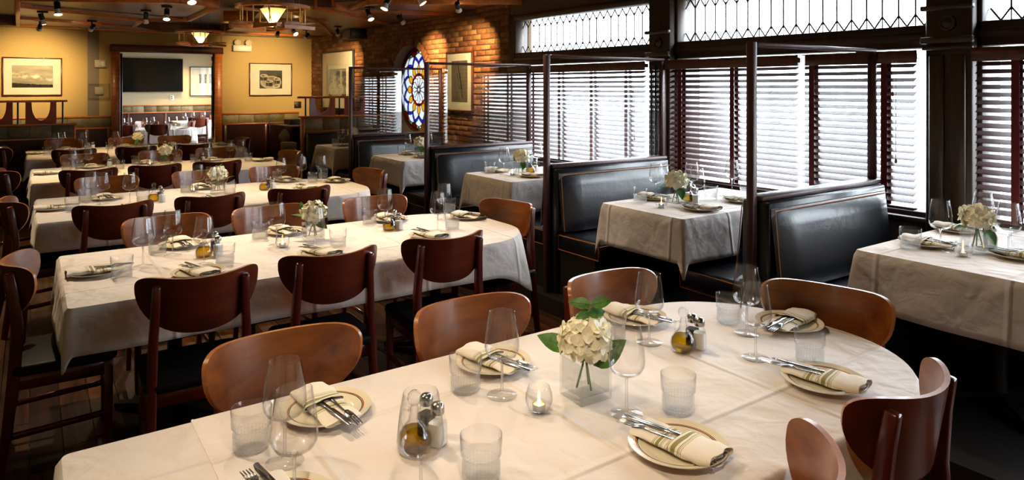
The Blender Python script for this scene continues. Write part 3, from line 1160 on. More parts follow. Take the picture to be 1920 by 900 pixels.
def long_table(x0, x1, y0, y1, z, name_, seed, drop=.2, right_r=.42, group='white clothed long tables', booth=False):
    cx, cy = (x0 + x1) / 2, (y0 + y1) / 2
    hx, hy = (x1 - x0) / 2, (y1 - y0) / 2
    base = PZ if booth else 0
    t = thing('booth_table' if booth else 'dining_table', ('black pedestal booth table under the white cloth, ' if booth else 'black pedestal table under the white cloth, ') + name_, 'table', (cx, cy, base), 0, 'booth tables' if booth else 'long dining tables')
    zt = z - .006 - base
    rads = (right_r, .02, .02, right_r) if not booth else (.02,) * 4
    MB().prism([(p[0], p[1]) for p in rr_outline(hx - .008, hy - .008, rads)], zt - .03, zt, 'z').build('tabletop', 'mahogany', t)
    for sx in ((-.55, .55) if not booth else (.05,)):
        MB().lathe([(.04, 0), (.04, .1), (.035, .12), (.035, zt - .12), (.12, zt - .05), (.12, zt - .03)], 16, (sx * hx / .9, 0, 0)).build('pedestal', 'metal_black', t)
        f = MB()
        for k in range(4):
            a = PI / 4 + k * PI / 2
            f.beam((sx * hx / .9, 0, .05), (sx * hx / .9 + .33 * math.cos(a), .33 * math.sin(a), .02), .05, .03)
        f.build('foot', 'metal_black', t)
    c = cloth(hx, hy, rads, drop, seed).build('tablecloth', 'table_linen', None, loc=(cx, cy, z), fix=False)
    sol = c.modifiers.new('thickness', 'SOLIDIFY')
    sol.thickness = .002
    sol.offset = 1
    tag(c, 'white linen tablecloth draped over ' + name_, 'tablecloth', 'white tablecloths')
    return c


TAB = {'T1': (.06, 2.46, 1.0, 2.03, .76, 'the nearest long table'), 'T2': (.12, 2.58, 3.35, 4.42, .76, 'the second long table'), 'T3': (.03, 2.5, 5.55, 6.75, .76, 'the third long table'),
       'T4': (0.0, 2.45, 7.85, 9.22, .76, 'the fourth long table'), 'T5': (-.05, 2.62, 10.35, 11.98, .76, 'the farthest long table'),
       'B4': (3.27, 4.45, 1.05, 1.80, .88, 'the booth table at the right edge'), 'B3': (3.17, 4.40, 2.79, 3.50, .88, 'the booth table between the two nearest screens'),
       'B2': (3.24, 4.40, 4.68, 5.42, .88, 'the booth table between second and third screens'), 'B1': (3.2, 4.40, 6.62, 7.42, .88, 'the booth table between third and farthest screens'),
       'B0': (3.15, 4.40, 8.46, 9.18, .88, 'the booth table behind the farthest screen')}
for i, (k, (x0, x1, y0, y1, z, nm)) in enumerate(TAB.items()):
    long_table(x0, x1, y0, y1, z, nm, 11 + i, drop=.2 if k[0] == 'T' else .27, booth=k[0] == 'B')
ov = cloth(1.055, .526, (.43, .005, .005, .43), .13, 11, True, .14).build('tablecloth', 'table_linen', None, loc=(1.415, 1.515, .763), fix=False)
ov.modifiers.new('thickness', 'SOLIDIFY').thickness = .002
tag(ov, 'second white cloth laid over most of the nearest long table, edge showing at left', 'tablecloth', 'white tablecloths')
long_table(1.15, 2.95, 16.1, 17.2, .76, 'the nearer table seen through the doorway', 31, drop=.3, right_r=.3)
long_table(3.0, 4.35, 18.7, 20.1, .76, 'the farther table seen through the doorway', 32, drop=.42, right_r=.3)


# ------------------------------------------------------------------ chairs
def make_chair():
    t = thing('dining_chair', 'chair', 'chair')
    MB().prism([(p[0], p[1] + .0) for p in rr_outline(.215, .205, (.05, .04, .04, .05), 5, .2)], .425, .472, 'z').build('seat', 'seat_vinyl', t, bevel=.018, seg=3)
    f = MB()
    f.bb(-.20, .20, .155, .18, .365, .428).bb(-.20, .20, -.185, -.165, .365, .428).bb(-.20, -.178, -.165, .155, .365, .428).bb(.178, .20, -.165, .155, .365, .428)
    f.build('seat_frame', 'frame_wood', t, bevel=.004)
    for s in (-1, 1):
        MB().tube([(s * .188, .165, 0), (s * .188, .168, .25), (s * .188, .168, .43)], [.75, .95, 1.05], rect=(.036, .036)).build('leg', 'frame_wood', t, bevel=.006)
    for s in (-1, 1):
        MB().tube([(s * .192, -.235, 0), (s * .19, -.205, .2), (s * .186, -.182, .43), (s * .18, -.170, .62), (s * .172, -.184, .775), (s * .170, -.199, .868)], [.8, .95, 1.08, 1.05, .98, .9], rect=(.034, .044)).build('leg', 'frame_wood', t, bevel=.008, seg=2)
    st = MB()
    st.beam((-.188, .166, .27), (.188, .166, .27), .018, .026)
    st.build('stretcher', 'frame_wood', t, bevel=.004)
    for s in (-1, 1):
        MB().beam((s * .189, -.21, .17), (s * .188, .165, .19), .018, .026).build('stretcher', 'frame_wood', t, bevel=.004)
    # curved, wing-ended plywood back
    A, nx, nz, th = .232, 30, 7, .014
    xs = [math.sin(PI / 2 * (2 * i / (nx - 1) - 1)) for i in range(nx)]
    V, F = [], []

    def py(x, z):
        return -.218 - .17 * (z - .80) + 1.9 * x * x + 8 * x ** 4
    for side in (0, 1):
        for tt in xs:
            x = tt * A
            q = abs(tt)
            zt = .835 + .052 * max(0, 1 - q ** 8) ** .5 + .02 * q * q
            zb = .835 + .01 * q * q - .18 * max(0, 1 - q ** 2.6) ** .5
            for j in range(nz):
                z = zb + (zt - zb) * j / (nz - 1)
                slope = 3.8 * x + 32 * x ** 3
                nn = math.hypot(1, slope)
                V.append((x - side * th * (-slope) / nn * 1.0, py(x, z) - side * th / nn, z))
    o = nx * nz
    m = MB()
    fr = [(i * nz + j, (i + 1) * nz + j, (i + 1) * nz + j + 1, i * nz + j + 1) for i in range(nx - 1) for j in range(nz - 1)]
    bk = [tuple(o + q for q in reversed(f)) for f in fr]
    rim = []
    for i in range(nx - 1):
        rim.append((i * nz, o + i * nz, o + (i + 1) * nz, (i + 1) * nz))
        rim.append((i * nz + nz - 1, (i + 1) * nz + nz - 1, o + (i + 1) * nz + nz - 1, o + i * nz + nz - 1))
    for i in (0, nx - 1):
        rim += [(i * nz + j, i * nz + j + 1, o + i * nz + j + 1, o + i * nz + j) for j in range(nz - 1)]
    m.v = V
    m.f = fr + bk + rim
    m.mi = [0] * len(fr) + [2] * len(bk) + [1] * len(rim)
    m.sm = [True] * len(m.f)
    m.build('backrest', ['panel_wood', 'panel_edge', 'panel_back'], t, sharp=40)
    return t


CH = Kind(make_chair)


def chair(bx, by, rz, label, dist=.245):
    """place by the point under the middle of the back's top edge"""
    rz = math.radians(rz)
    x = bx - dist * math.sin(rz)
    y = by + dist * math.cos(rz)
    return CH.put((x, y, 0), rz, label, 'wooden dining chairs')


RN = {'T1': 'nearest', 'T2': 'second', 'T3': 'third', 'T4': 'fourth', 'T5': 'farthest'}
SIDE = {'far': 'wooden chair facing the viewer across the %s long table, %s', 'near': 'wooden chair with its back to the viewer at the %s long table, %s'}
P3 = ['on the left', 'in the middle', 'on the right']
ROWS = {'T1far': [(.64, 2.26), (1.29, 2.22), (1.94, 2.20)], 'T2near': [(.58, 3.05), (1.17, 3.09), (1.79, 3.09)], 'T2far': [(.66, 4.66), (1.26, 4.66), (1.97, 4.64)],
        'T3near': [(.46, 5.22), (1.07, 5.24), (1.71, 5.24)], 'T3far': [(.53, 6.97), (1.27, 6.97), (1.93, 6.95)], 'T4near': [(.45, 7.55), (1.01, 7.6), (1.6, 7.6)], 'T4far': [(.5, 9.44), (1.28, 9.44), (1.91, 9.44)],
        'T5near': [(.44, 10.06), (1.12, 10.06), (1.8, 10.06)], 'T5far': [(.38, 12.14), (1.18, 12.14), (1.85, 12.14)]}
for k, ps in ROWS.items():
    tb, sd = k[:2], k[2:]
    for i, (x, y) in enumerate(ps):
        chair(x, y, 180 if sd == 'far' else random.uniform(-3, 3), SIDE[sd] % (RN[tb], P3[i]))
chair(1.92, .83, 3, 'dark wooden chair at the lower right, wing back close to the viewer')
chair(1.34, .76, 25, 'wooden chair at bottom right edge, only one back wing in view')
for k, x, y, rz in (('T1', 2.60, 1.52, 106), ('T2', 2.73, 3.86, 102), ('T3', 2.70, 6.10, 100), ('T4', 2.66, 8.4, 100), ('T5', 2.72, 10.95, 95)):
    chair(x, y, rz, 'wooden chair at the rounded right end of the %s long table' % RN[k])
for k, x, y, rz in (('T2', -.12, 3.84, -92), ('T3', -.19, 5.86, -82), ('T4', -.28, 7.98, -76), ('T5', -.36, 10.95, -85)):
    chair(x, y, rz, 'wooden chair at the left end of the %s long table' % RN[k])
chair(1.5, 15.85, 0, 'dark wooden chair just inside the doorway at its left')
chair(2.14, 15.8, 0, 'dark wooden chair in the middle of the doorway, back to viewer')
chair(3.05, 17.0, 75, 'red lit wooden chair at right end of the nearer back room table')
chair(3.4, 18.42, 0, 'red lit wooden chair before the farther back room table')
chair(2.1, 17.45, 180, 'wooden chair behind the nearer back room table')
chair(4.25, 20.4, 175, 'wooden chair behind the farther back room table')

# ------------------------------------------------------------------ tableware
def make_wine():
    t = thing('wine_glass', 'glass', 'wine glass')
    MB().lathe([(0, 0), (.044, 0), (.0455, .001), (.044, .0022), (.02, .005), (.008, .009), (.0052, .016)], 32).build('foot', 'clear_glass', t, fix=False)
    MB().lathe([(.0052, .016), (.0038, .03), (.0035, .085), (.0045, .098), (.009, .106)], 12).build('stem', 'stem_glass', t, fix=False)
    MB().lathe([(.009, .106), (.028, .110), (.042, .119), (.0495, .133), (.051, .146), (.049, .175), (.044, .212), (.0385, .245), (.0375, .2455), (.037, .245), (.0427, .212), (.0478, .175), (.0498, .146), (.0482, .135), (.041, .1215), (.028, .1135), (.012, .112), (0, .1118)], 32).build('bowl', 'clear_glass', t, fix=False)
    return t


def make_tumbler():
    t = thing('water_tumbler', 'glass', 'tumbler')
    MB().lathe([(.0475, .060), (.0492, .104), (.0485, .1055), (.0476, .104), (.0458, .061)], 32).build('upper_wall', 'clear_glass', t, fix=False)
    m = MB().lathe([(0, 0), (.039, 0), (.0425, .004), (.0435, .052), (.0455, .057), (.0475, .060)], 32)
    m.lathe([(.0458, .061), (.043, .056), (.0405, .05), (.039, .016), (.036, .012), (0, .011)], 32)
    m.build('pressed_base', 'pressed_glass', t, fix=False)
    rb = MB()
    for zz in (.010, .018, .026, .034, .042):
        for k in range(30):
            a = 2 * PI * (k + .5) / 30
            r = .0432 + .0003 * (zz > .03)
            rb.M = Matrix.Rotation(a, 4, 'Z') @ Matrix.Translation((r, 0, zz))
            rb.add([(0, -.003, -.0028), (0, .003, -.0028), (0, .003, .0028), (0, -.003, .0028), (.0016, 0, 0)], [(0, 1, 4), (1, 2, 4), (2, 3, 4), (3, 0, 4)])
    tag(rb.build('pressed_studs', 'pressed_glass', t, fix=False), kind='stuff')
    return t


def make_plate():
    return tag(MB().lathe([(0, .002), (.066, .002), (.07, 0), (.074, .003), (.095, .010), (.118, .0165), (.1225, .019), (.1215, .0208), (.117, .0195), (.094, .0125), (.078, .0075), (.07, .0058), (0, .0058)], 48).build('side_plate', 'porcelain'), cat='plate')


def sup(a, b, ang, p=2.6):
    c, s = math.cos(ang), math.sin(ang)
    return (a * math.copysign(abs(c) ** (2 / p), c), b * math.copysign(abs(s) ** (2 / p), s))


def make_napkin():
    t = thing('folded_napkin', 'napkin', 'napkin')
    rn = random.Random(3)
    def tube_(x0, x1, hw, ht, z0, taper, seed, n=14):
        def f(i, j):
            u = i / (n - 1)
            x = x0 + (x1 - x0) * u
            k = 1 - taper * (1 - u) ** 3
            y, z = sup(hw * (1 + .04 * math.sin(9 * u + seed)) * (1 + .12 * taper * (1 - u)), ht * k, 2 * PI * j / 24)
            return (x + .004 * math.sin(5 * y / hw + seed), y + .004 * math.sin(4 * u + seed), z0 + z + .0015 * math.sin(14 * u + 40 * y + seed))
        return f, n
    m = MB()
    f, n = tube_(-.115, .07, .05, .009, .011, .35, 1)
    m.grid(f, n, 25)
    m.add([f(0, j) for j in range(24)], [tuple(range(24))])
    m.add([f(n - 1, j) for j in range(24)], [tuple(range(24))])
    m.build('under_fold', 'napkin', t)
    m = MB()
    f, n = tube_(.002, .12, .054, .0145, .0165, .25, 2.2, 12)
    m.grid(f, n, 25)
    # rolled layers seen at the open end
    for q in range(3):
        def g(i, j, q=q):
            k = .92 - .27 * q
            y, z = sup(.054 * k, .0145 * k, 2 * PI * j / 24)
            return (.118 - .012 * i + .003 * math.sin(j + q), y * (1 + .05 * math.sin(j * 1.3 + q)), .0165 + z - .002 * q)
        m.grid(g, 3, 25)
    m.build('wrap_fold', 'napkin', t)
    return t


def cutlery(name, cat, outline, curve, th=.0024):
    m = MB()
    for P in outline:
        m.prism(P, 0, th, 'z')
    m.v = [(x, y, z + curve(x)) for x, y, z in m.v]
    return tag(m.build(name, 'steel', None, bevel=.0006), cat=cat)


def make_fork():
    hd = [(.10, .0085), (.06, .007), (.0, .0035), (-.03, .0032), (-.045, .006), (-.06, .0115), (-.066, .0125)]
    P = [(x, -w) for x, w in hd] + [(-.076, -.0125), (-.076, .0125)] + [(x, w) for x, w in reversed(hd)]
    tines = []
    for k in range(4):
        y = -.0105 + .007 * k
        tines.append([(-.074, y - .0021), (-.118, y - .0012), (-.122, y), (-.118, y + .0012), (-.074, y + .0021)])
    return cutlery('dinner_fork', 'fork', [P] + tines, lambda x: .006 * math.sin((x + .06) * 26) if x < -.03 else .004 * math.sin(x * 14))


def make_knife():
    P = [(.10, -.0095), (.0, -.008), (-.006, -.0065), (-.012, -.011), (-.10, -.0105), (-.122, -.006), (-.128, .002), (-.125, .0075), (-.012, .008), (0, .008), (.10, .0095)]
    return cutlery('dinner_knife', 'knife', [P], lambda x: 0.0, .003)


def make_vase():
    a, b, h, zb = .054, .049, .112, .02
    m = MB()
    vs = []
    for q, z in ((a, 0), (a, h), (b, h), (b, zb)):
        vs += [(-q, -q, z), (q, -q, z), (q, q, z), (-q, q, z)]
    fs = [(3, 2, 1, 0), (12, 13, 14, 15)]
    for r in range(3):
        for k in range(4):
            fs.append((4 * r + k, 4 * r + (k + 1) % 4, 4 * r + 4 + (k + 1) % 4, 4 * r + 4 + k))
    m.add(vs, fs)
    return tag(m.build('square_vase', 'thick_glass', None, fix=False), cat='vase')


def leaf_mesh(L=.1, W=.055, bend=.35):
    nu, nv = 9, 5
    def f(i, j, dz=0.0):
        u, v = i / (nu - 1), 2 * j / (nv - 1) - 1
        w = W / 2 * math.sin(PI * min(1, u ** .75)) ** .9 * (1 + .06 * math.sin(i * 3.1) * abs(v))
        return (u * L, v * w, .18 * w * abs(v) + -bend * L * u * u * .6 + .1 * L * u + dz)
    m = MB().grid(f, nu, nv)
    m.grid(lambda i, j: f(i, j, -.0008), nu, nv)
    m.tube([(u / 8 * L, 0, f(u, 2)[2]) for u in range(0, 8)], [.0016 - .00015 * u for u in range(8)], 5)
    return m.mesh('leaf', 'leaf')


def floret_mb(m, M, sc_, rn):
    for k in range(4):
        a = PI / 2 * k + rn.uniform(-.2, .2)
        R = M @ Matrix.Rotation(a, 4, 'Z')
        s = sc_ * rn.uniform(.85, 1.15)
        def f(i, j):
            u, v = i / 3, j - 1
            w = .62 * math.sin(PI * min(.97, .08 + u * .86)) ** .7
            return tuple(R @ Vector((s * (u * .95 + .03), s * v * w * .62, s * (.30 * u * u + .16 * abs(v) * w - .12 * u))))
        m.grid(f, 4, 3)


def sphere_dirs(n):
    out = []
    for i in range(n):
        z = 1 - 1.55 * (i + .5) / n
        r = math.sqrt(max(0, 1 - z * z))
        a = i * 2.399963
        out.append(Vector((r * math.cos(a), r * math.sin(a), z)))
    return out


LEAF = {}


def flower(loc, label, leaves, n=46, R=.066, single=False, hue='petal', zc_=.165, sz=.034):
    t = thing('hydrangea', label, 'flower', loc)
    rn = random.Random(int(loc[0] * 991 + loc[1] * 77))
    m = MB()
    fm = MB()
    floret_mb(fm, Matrix(), 1.0, random.Random(5))
    fmesh = None
    if single:
        fmesh = fm.mesh('floret', hue, fix=False)
    for d in sphere_dirs(n):
        p = Vector((0, 0, zc_)) + Vector((d.x * R, d.y * R, d.z * R * .8)) * rn.uniform(.86, 1.08)
        q = d.to_track_quat('Z', 'Y')
        M = Matrix.Translation(p) @ q.to_matrix().to_4x4() @ Matrix.Rotation(rn.uniform(0, 6), 4, 'Z')
        s = sz * rn.uniform(.85, 1.2)
        if single:
            o = link('floret', fmesh, t)
            o.matrix_local = M @ Matrix.Scale(s, 4)
        else:
            floret_mb(m, M, s, rn)
    if not single:
        m.build('florets', hue, t, fix=False)
    core = MB().lathe([(0, -.035), (.03, -.025), (.046, 0), (.036, .03), (0, .042)], 14, (0, 0, zc_))
    core.build('bloom_core', hue, t)
    sm = MB()
    for k in range(3):
        a = 2.1 * k + .5
        sm.tube([(.026 * math.cos(a), .026 * math.sin(a), .024), (.008 * math.cos(a), .008 * math.sin(a), .09), (0, 0, zc_ - .02)], .0032, 6)
    sm.build('stem', 'stem', t)
    for (x, y, z, az, el, L, roll) in leaves:
        key = (round(L, 3))
        if key not in LEAF:
            LEAF[key] = leaf_mesh(L, L * .56)
        o = link('leaf', LEAF[key], t)
        o.location = (x, y, z)
        o.rotation_euler = (math.radians(roll), -math.radians(el), math.radians(az))
    return t


def make_cruet():
    t = thing('oil_cruet', 'cruet', 'cruet')
    MB().lathe([(0, 0), (.034, 0), (.041, .008), (.0435, .028), (.040, .045), (.026, .064), (.0145, .078), (.0125, .095), (.0165, .104), (.0165, .108), (.012, .106), (.0105, .094), (.0125, .078), (.024, .063), (.0375, .045), (.041, .028), (.038, .009), (.03, .004), (0, .004)], 28).build('bottle', 'clear_glass', t, fix=False)
    MB().lathe([(0, .0045), (.03, .005), (.0375, .01), (.0402, .028), (.0370, .044), (.028, .056), (0, .056)], 28).build('oil', 'oil', t, fix=False)
    MB().lathe([(.009, .094), (.0105, .108), (.008, .113), (.0135, .119), (.0175, .130), (.0155, .141), (.009, .148), (0, .150)], 20).build('stopper', 'thick_glass', t, fix=False)
    MB().tube([(.013, 0, .100), (.026, 0, .104), (.034, 0, .092), (.034, 0, .074), (.028, 0, .062)], .0028, 8).build('handle', 'thick_glass', t)
    return t


def make_shaker(fill, nm, cat):
    def f():
        t = thing(nm, cat, cat)
        O = [(x, y) for x, y, _, _ in rr_outline(.021, .021, (.009,) * 4, 4, .5)]
        n = len(O)
        vs, fs = [], []
        for s, z in ((.92, 0), (1, .006), (.97, .055), (.62, .078), (.60, .086)):
            vs += [(x * s, y * s, z) for x, y in O]
        for r in range(4):
            fs += [(r * n + k, r * n + (k + 1) % n, (r + 1) * n + (k + 1) % n, (r + 1) * n + k) for k in range(n)]
        fs.append(tuple(range(n - 1, -1, -1)))
        MB().add(vs, fs, 0, True).build('glass_body', 'clear_glass', t, fix=False)
        MB().prism([(x * .88, y * .88) for x, y in O], .004, .058, 'z').build('contents', fill, t)
        MB().lathe([(.0155, .080), (.0175, .082), (.0175, .094), (.0165, .101), (.012, .107), (0, .109)], 18).build('cap', 'chrome_cap', t)
        return t
    return f


def make_candle():
    return tag(MB().lathe([(0, 0), (.022, 0), (.031, .008), (.0385, .03), (.037, .05), (.030, .070), (.0295, .0715), (.0285, .070), (.0355, .05), (.037, .03), (.0295, .010), (.02, .005), (0, .005)], 28).build('candle_bowl', 'clear_glass', None, fix=False), cat='candle holder')


def make_tealight():
    t = thing('tea_light', 'candle', 'candle')
    MB().lathe([(0, .0), (.0175, .0), (.0185, .016), (.0175, .016), (.017, .012)], 20).build('cup', 'steel', t)
    MB().lathe([(.0172, .012), (.005, .0128), (0, .012)], 20).build('wax', 'wax', t)
    MB().lathe([(0, .012), (.0035, .017), (.0045, .021), (.0025, .029), (0, .037)], 10).build('flame', 'flame', t)
    return t


WINE, TUMB, NAPK, CRUET, CANDLE, TEA = Kind(make_wine), Kind(make_tumbler), Kind(make_napkin), Kind(make_cruet), Kind(make_candle), Kind(make_tealight)
PLATE, FORK, KNIFE, VASE = Kind(make_plate), Kind(make_fork), Kind(make_knife), Kind(make_vase)
SALT, PEPPER = Kind(make_shaker('salt', 'salt_shaker', 'salt shaker')), Kind(make_shaker('pepper', 'pepper_shaker', 'pepper shaker'))
LAY={
 'T1':dict(wine=[(1.13,1.68),(1.79,1.73),(1.98,1.43),(2.15,1.59),(1.35,1.39),(0.50,1.68),(0.47,1.51),(0.69,1.34)],tumbler=[(0.45,1.79),(1.06,1.77),(1.71,1.83),(1.48,1.32),(2.20,1.71),(2.10,1.31),(0.85,1.35)],plate=[(1.32,1.18),(1.98,1.19),(0.67,1.87),(1.23,1.88),(1.92,1.93),(2.41,1.55),(0.43,1.49)],vase=[(1.33,1.54)],candle=[(1.16,1.54)],cruet=[(1.83,1.61),(0.78,1.55)],salt=[(1.89,1.59),(0.84,1.54)],pepper=[(1.90,1.63),(0.84,1.60)]),
 'T2':dict(wine=[(0.46,3.93),(0.62,4.09),(0.72,3.79),(1.15,4.02),(1.28,3.74),(1.88,4.15),(2.09,3.83),(2.31,4.14)],tumbler=[(0.35,3.75),(0.56,4.18),(0.81,3.74),(1.11,4.22),(1.42,3.77),(1.82,4.26),(2.19,3.82),(2.48,4.37)],plate=[(0.25,3.90),(0.70,4.30),(0.66,3.61),(1.29,4.31),(1.28,3.66),(1.99,4.46),(2.52,4.09),(1.97,3.71)],vase=[(1.37,4.04)],candle=[(1.16,3.94)],cruet=[(0.75,3.95),(1.85,4.02)],salt=[(0.82,3.95),(1.91,4.01)],pepper=[(0.83,4.07),(1.93,4.12)]),
 'T3':dict(wine=[(0.38,6.30),(0.45,6.19),(0.62,6.07),(1.16,6.34),(1.22,6.13),(1.90,6.49),(2.11,6.56),(2.28,6.49)],tumbler=[(0.24,5.92),(0.34,6.35),(0.71,6.07),(1.08,6.43),(1.36,6.10),(1.92,6.74),(2.16,6.39),(2.36,6.67)],plate=[(0.12,6.11),(0.49,6.43),(0.58,5.74),(1.24,6.62),(1.17,5.84),(2.01,6.72),(2.47,6.36),(1.99,6.06)],vase=[(1.30,6.28)],candle=[(1.14,6.43)],cruet=[(0.79,6.10),(1.67,6.21)],salt=[(0.84,6.04),(1.74,6.20)],pepper=[(0.85,6.19),(1.74,6.31)]),
 'T4':dict(wine=[(0.37,8.89),(0.51,8.85),(0.74,8.94),(1.11,9.13),(1.38,9.02),(1.76,9.04),(2.01,9.02),(2.16,9.06)],tumbler=[(0.30,8.77),(0.43,8.97),(0.79,8.66),(0.99,9.09),(1.43,9.05),(1.59,8.94),(2.15,8.69)],plate=[(0.13,8.62),(0.55,9.01),(1.11,9.14),(1.82,9.00),(2.31,8.66),(1.20,8.38),(0.65,8.42)],vase=[(1.27,8.89)],candle=[(1.11,8.87)],cruet=[(0.68,9.10),(1.64,8.98)],salt=[(0.72,9.02),(1.70,9.01)],pepper=[(0.72,9.21),(1.72,9.14)]),
 'T5':dict(wine=[(0.27,11.79),(0.35,12.04),(0.60,11.76),(1.01,11.79),(1.37,11.88),(1.69,11.77),(1.98,11.57),(2.24,11.75)],tumbler=[(0.16,11.03),(0.66,11.61),(0.92,11.54),(1.38,11.54),(2.08,11.74),(2.41,12.01)],plate=[(0.04,11.29),(0.41,11.78),(1.16,11.91),(1.80,11.81),(2.42,11.38)],vase=[(1.29,11.60)],cruet=[(0.66,11.92),(1.57,11.40)],salt=[(0.73,11.77),(1.62,11.37)]),
 'B3':dict(wine=[(3.62,3.43),(3.65,3.09),(3.90,3.35),(4.26,3.28)],tumbler=[(3.38,3.35),(3.86,3.15),(4.20,3.11)],plate=[(3.58,3.48),(3.51,2.94),(3.98,2.99)],vase=[(3.50,3.14)],candle=[(3.36,3.14)],cruet=[(3.68,3.19)],salt=[(3.67,3.12)],pepper=[(3.76,3.22)]),
 'B2':dict(wine=[(3.46,5.11),(3.94,5.26)],tumbler=[(3.40,5.25),(3.78,4.98)],plate=[(3.53,5.34),(3.59,4.85)],vase=[(3.59,5.03)],candle=[(3.48,5.01)],cruet=[(3.70,5.04)],salt=[(3.83,5.14)]),
 'B1':dict(wine=[(3.52,7.15),(3.87,7.29)],tumbler=[(3.49,7.25),(3.78,7.04)],plate=[(3.61,7.24),(3.58,6.82)],vase=[(3.58,6.96)]),
 'B0':dict(wine=[(3.30,8.65)],tumbler=[(3.27,8.77)],plate=[(3.40,8.77)],vase=[(3.58,8.95)]),
 'B4':dict(wine=[(3.57,1.55),(3.74,1.33),(3.99,1.53)],tumbler=[(3.49,1.65),(3.90,1.33)],plate=[(3.65,1.64),(3.73,1.28),(4.13,1.72)],vase=[(3.69,1.44)],candle=[(3.54,1.44)],salt=[(3.86,1.44)],pepper=[(3.89,1.47)]),
}

RX, RY = CY_, -SY                   # direction across the view, for turning leaves
for k, d in LAY.items():
    x0, x1, y0, y1, z, nm = TAB[k]
    on = 'on ' + nm
    cyt = (y0 + y1) / 2
    z += .0055 if k == 'T1' else .0015
    def clampx(p, r):
        return (min(max(p[0], x0 + r), x1 - r - .01), min(max(p[1], y0 + r), y1 - r))
    for p in d.get('wine', ()):
        p = clampx(p, .05)
        later(WINE.put((p[0], p[1], z), random.uniform(0, 6), group='wine glasses ' + on), 'clear stemmed wine glass', on)
    for p in d.get('tumbler', ()):
        p = clampx(p, .05)
        later(TUMB.put((p[0], p[1], z), random.uniform(0, 6), group='water tumblers ' + on), 'pressed glass water tumbler', on)
    for p in d.get('plate', ()):
        p = clampx(p, .10)
        o = PLATE.put((p[0], p[1], z), 0, group='side plates ' + on)
        later(o, 'cream side plate with thin green red rings', on) if k == 'T1' else later(o, 'cream side plate', on)
        if k[0] == 'B':
            rz = 0 if False else math.radians(-85 if p[1] < cyt else 95)
        elif p[0] > x1 - .35 and abs(p[1] - cyt) < .2:
            rz = math.radians(8)
        elif p[0] < x0 + .35 and abs(p[1] - cyt) < .25:
            rz = math.radians(180)
        else:
            rz = math.radians(-78 if p[1] < cyt else 98)
        rz += math.radians(random.uniform(-8, 8))
        c_, s_ = math.cos(rz), math.sin(rz)
        later(NAPK.put((p[0], p[1], z + .0085), rz, group='rolled napkins ' + on), 'folded striped napkin', on)
        if k in ('T1', 'T2', 'T3', 'B3', 'B4'):
            for K, dy, nm2, gp, dz, dx in ((FORK, -.015, 'steel dinner fork', 'forks ', .029, -.045), (KNIFE, .014, 'steel dinner knife', 'knives ', .029, -.04)):
                later(K.put((p[0] + c_ * dx - s_ * dy, p[1] + s_ * dx + c_ * dy, z + dz), rz + random.uniform(-.05, .05), group=gp + on), nm2, on)
    for p in d.get('cruet', ()):
        later(CRUET.put((p[0], p[1], z), random.uniform(1.5, 3.5), group='oil cruets'), 'glass oil cruet with ball stopper', on)
    for p in d.get('salt', ()):
        later(SALT.put((p[0], p[1], z), .5, group='salt shakers'), 'glass salt shaker with metal cap', on)
    for p in d.get('pepper', ()):
        later(PEPPER.put((p[0], p[1], z), .3, group='pepper shakers'), 'glass pepper shaker with metal cap', on)
    for p in d.get('candle', ()):
        later(CANDLE.put((p[0], p[1], z), 0, group='candle bowls'), 'round clear glass candle bowl', on)
        later(TEA.put((p[0], p[1], z + .006), 0, group='tea lights'), 'burning tea light in glass bowl', on)
    for p in d.get('vase', ()):
        later(VASE.put((p[0], p[1], z), -YAW + .55, group='square vases'), 'square clear glass vase', on)
        a0 = math.degrees(-YAW)
        if k == 'T1':
            lv = [(-.05 * RX, -.05 * RY, .135, a0 + 165, 22, .10, -45), (.015 * RX, .015 * RY, .265, a0 + 175, 8, .066, -50), (.015 * RX, .015 * RY, .265, a0 + 5, 12, .066, 50), (.015 * RX, .015 * RY, .245, a0 + 200, -15, .05, -55), (.01, .0, .235, a0 + 20, 5, .06, 55),
                  (.0, -.035, .10, a0 - 5, 40, .12, 65), (.0, .02, .09, a0 + 70, 20, .10, 0)]
            f = flower((p[0], p[1], z), 'cream hydrangea with large green leaves in the nearest vase', lv, single=True, n=44)
            MB().tube([(0, 0, .18), (.015 * RX, .015 * RY, .275)], .002, 6).build('sprig_stem', 'stem', f)
        else:
            j = hash(k) % 3
            lv = {'T2': [(-.05 * RX, -.05 * RY, .13, a0 + 170, 15, .09, 0), (-.06 * RX, -.06 * RY, .17, a0 + 130, 60, .062, 0), (.02, -.02, .10, a0 - 40, -10, .09, 30), (.05 * RX, .05 * RY, .12, a0 + 10, 25, .075, 0)],
                  'T3': [(.05 * RX, .05 * RY, .11, a0 + 5, 25, .10, 0), (.02 * RX, .02 * RY, .17, a0 - 80, 60, .075, 40), (.0, 0, .2, a0 + 40, 55, .062, 0), (-.04 * RX, -.04 * RY, .1, a0 + 190, -10, .075, 0)],
                  'T4': [(-.05 * RX, -.05 * RY, .13, a0 + 170, 15, .10, 0), (.03 * RX, .0, .13, a0 - 20, 0, .09, 0), (0, -.03, .12, a0 - 95, -30, .10, 0), (0, 0, .2, a0 + 20, 30, .062, 0)]}.get(k,
                 [(-.04 * RX, -.04 * RY, .12, a0 + 200, 5, .09, 0), (0, -.03, .12, a0 - 90, -35, .10, 0), (.05 * RX, .05 * RY, .15, a0 + 20, 35, .075, 0)])
            flower((p[0], p[1], z), 'white hydrangea in the vase ' + on, lv, n=30, R=.06, sz=.038)
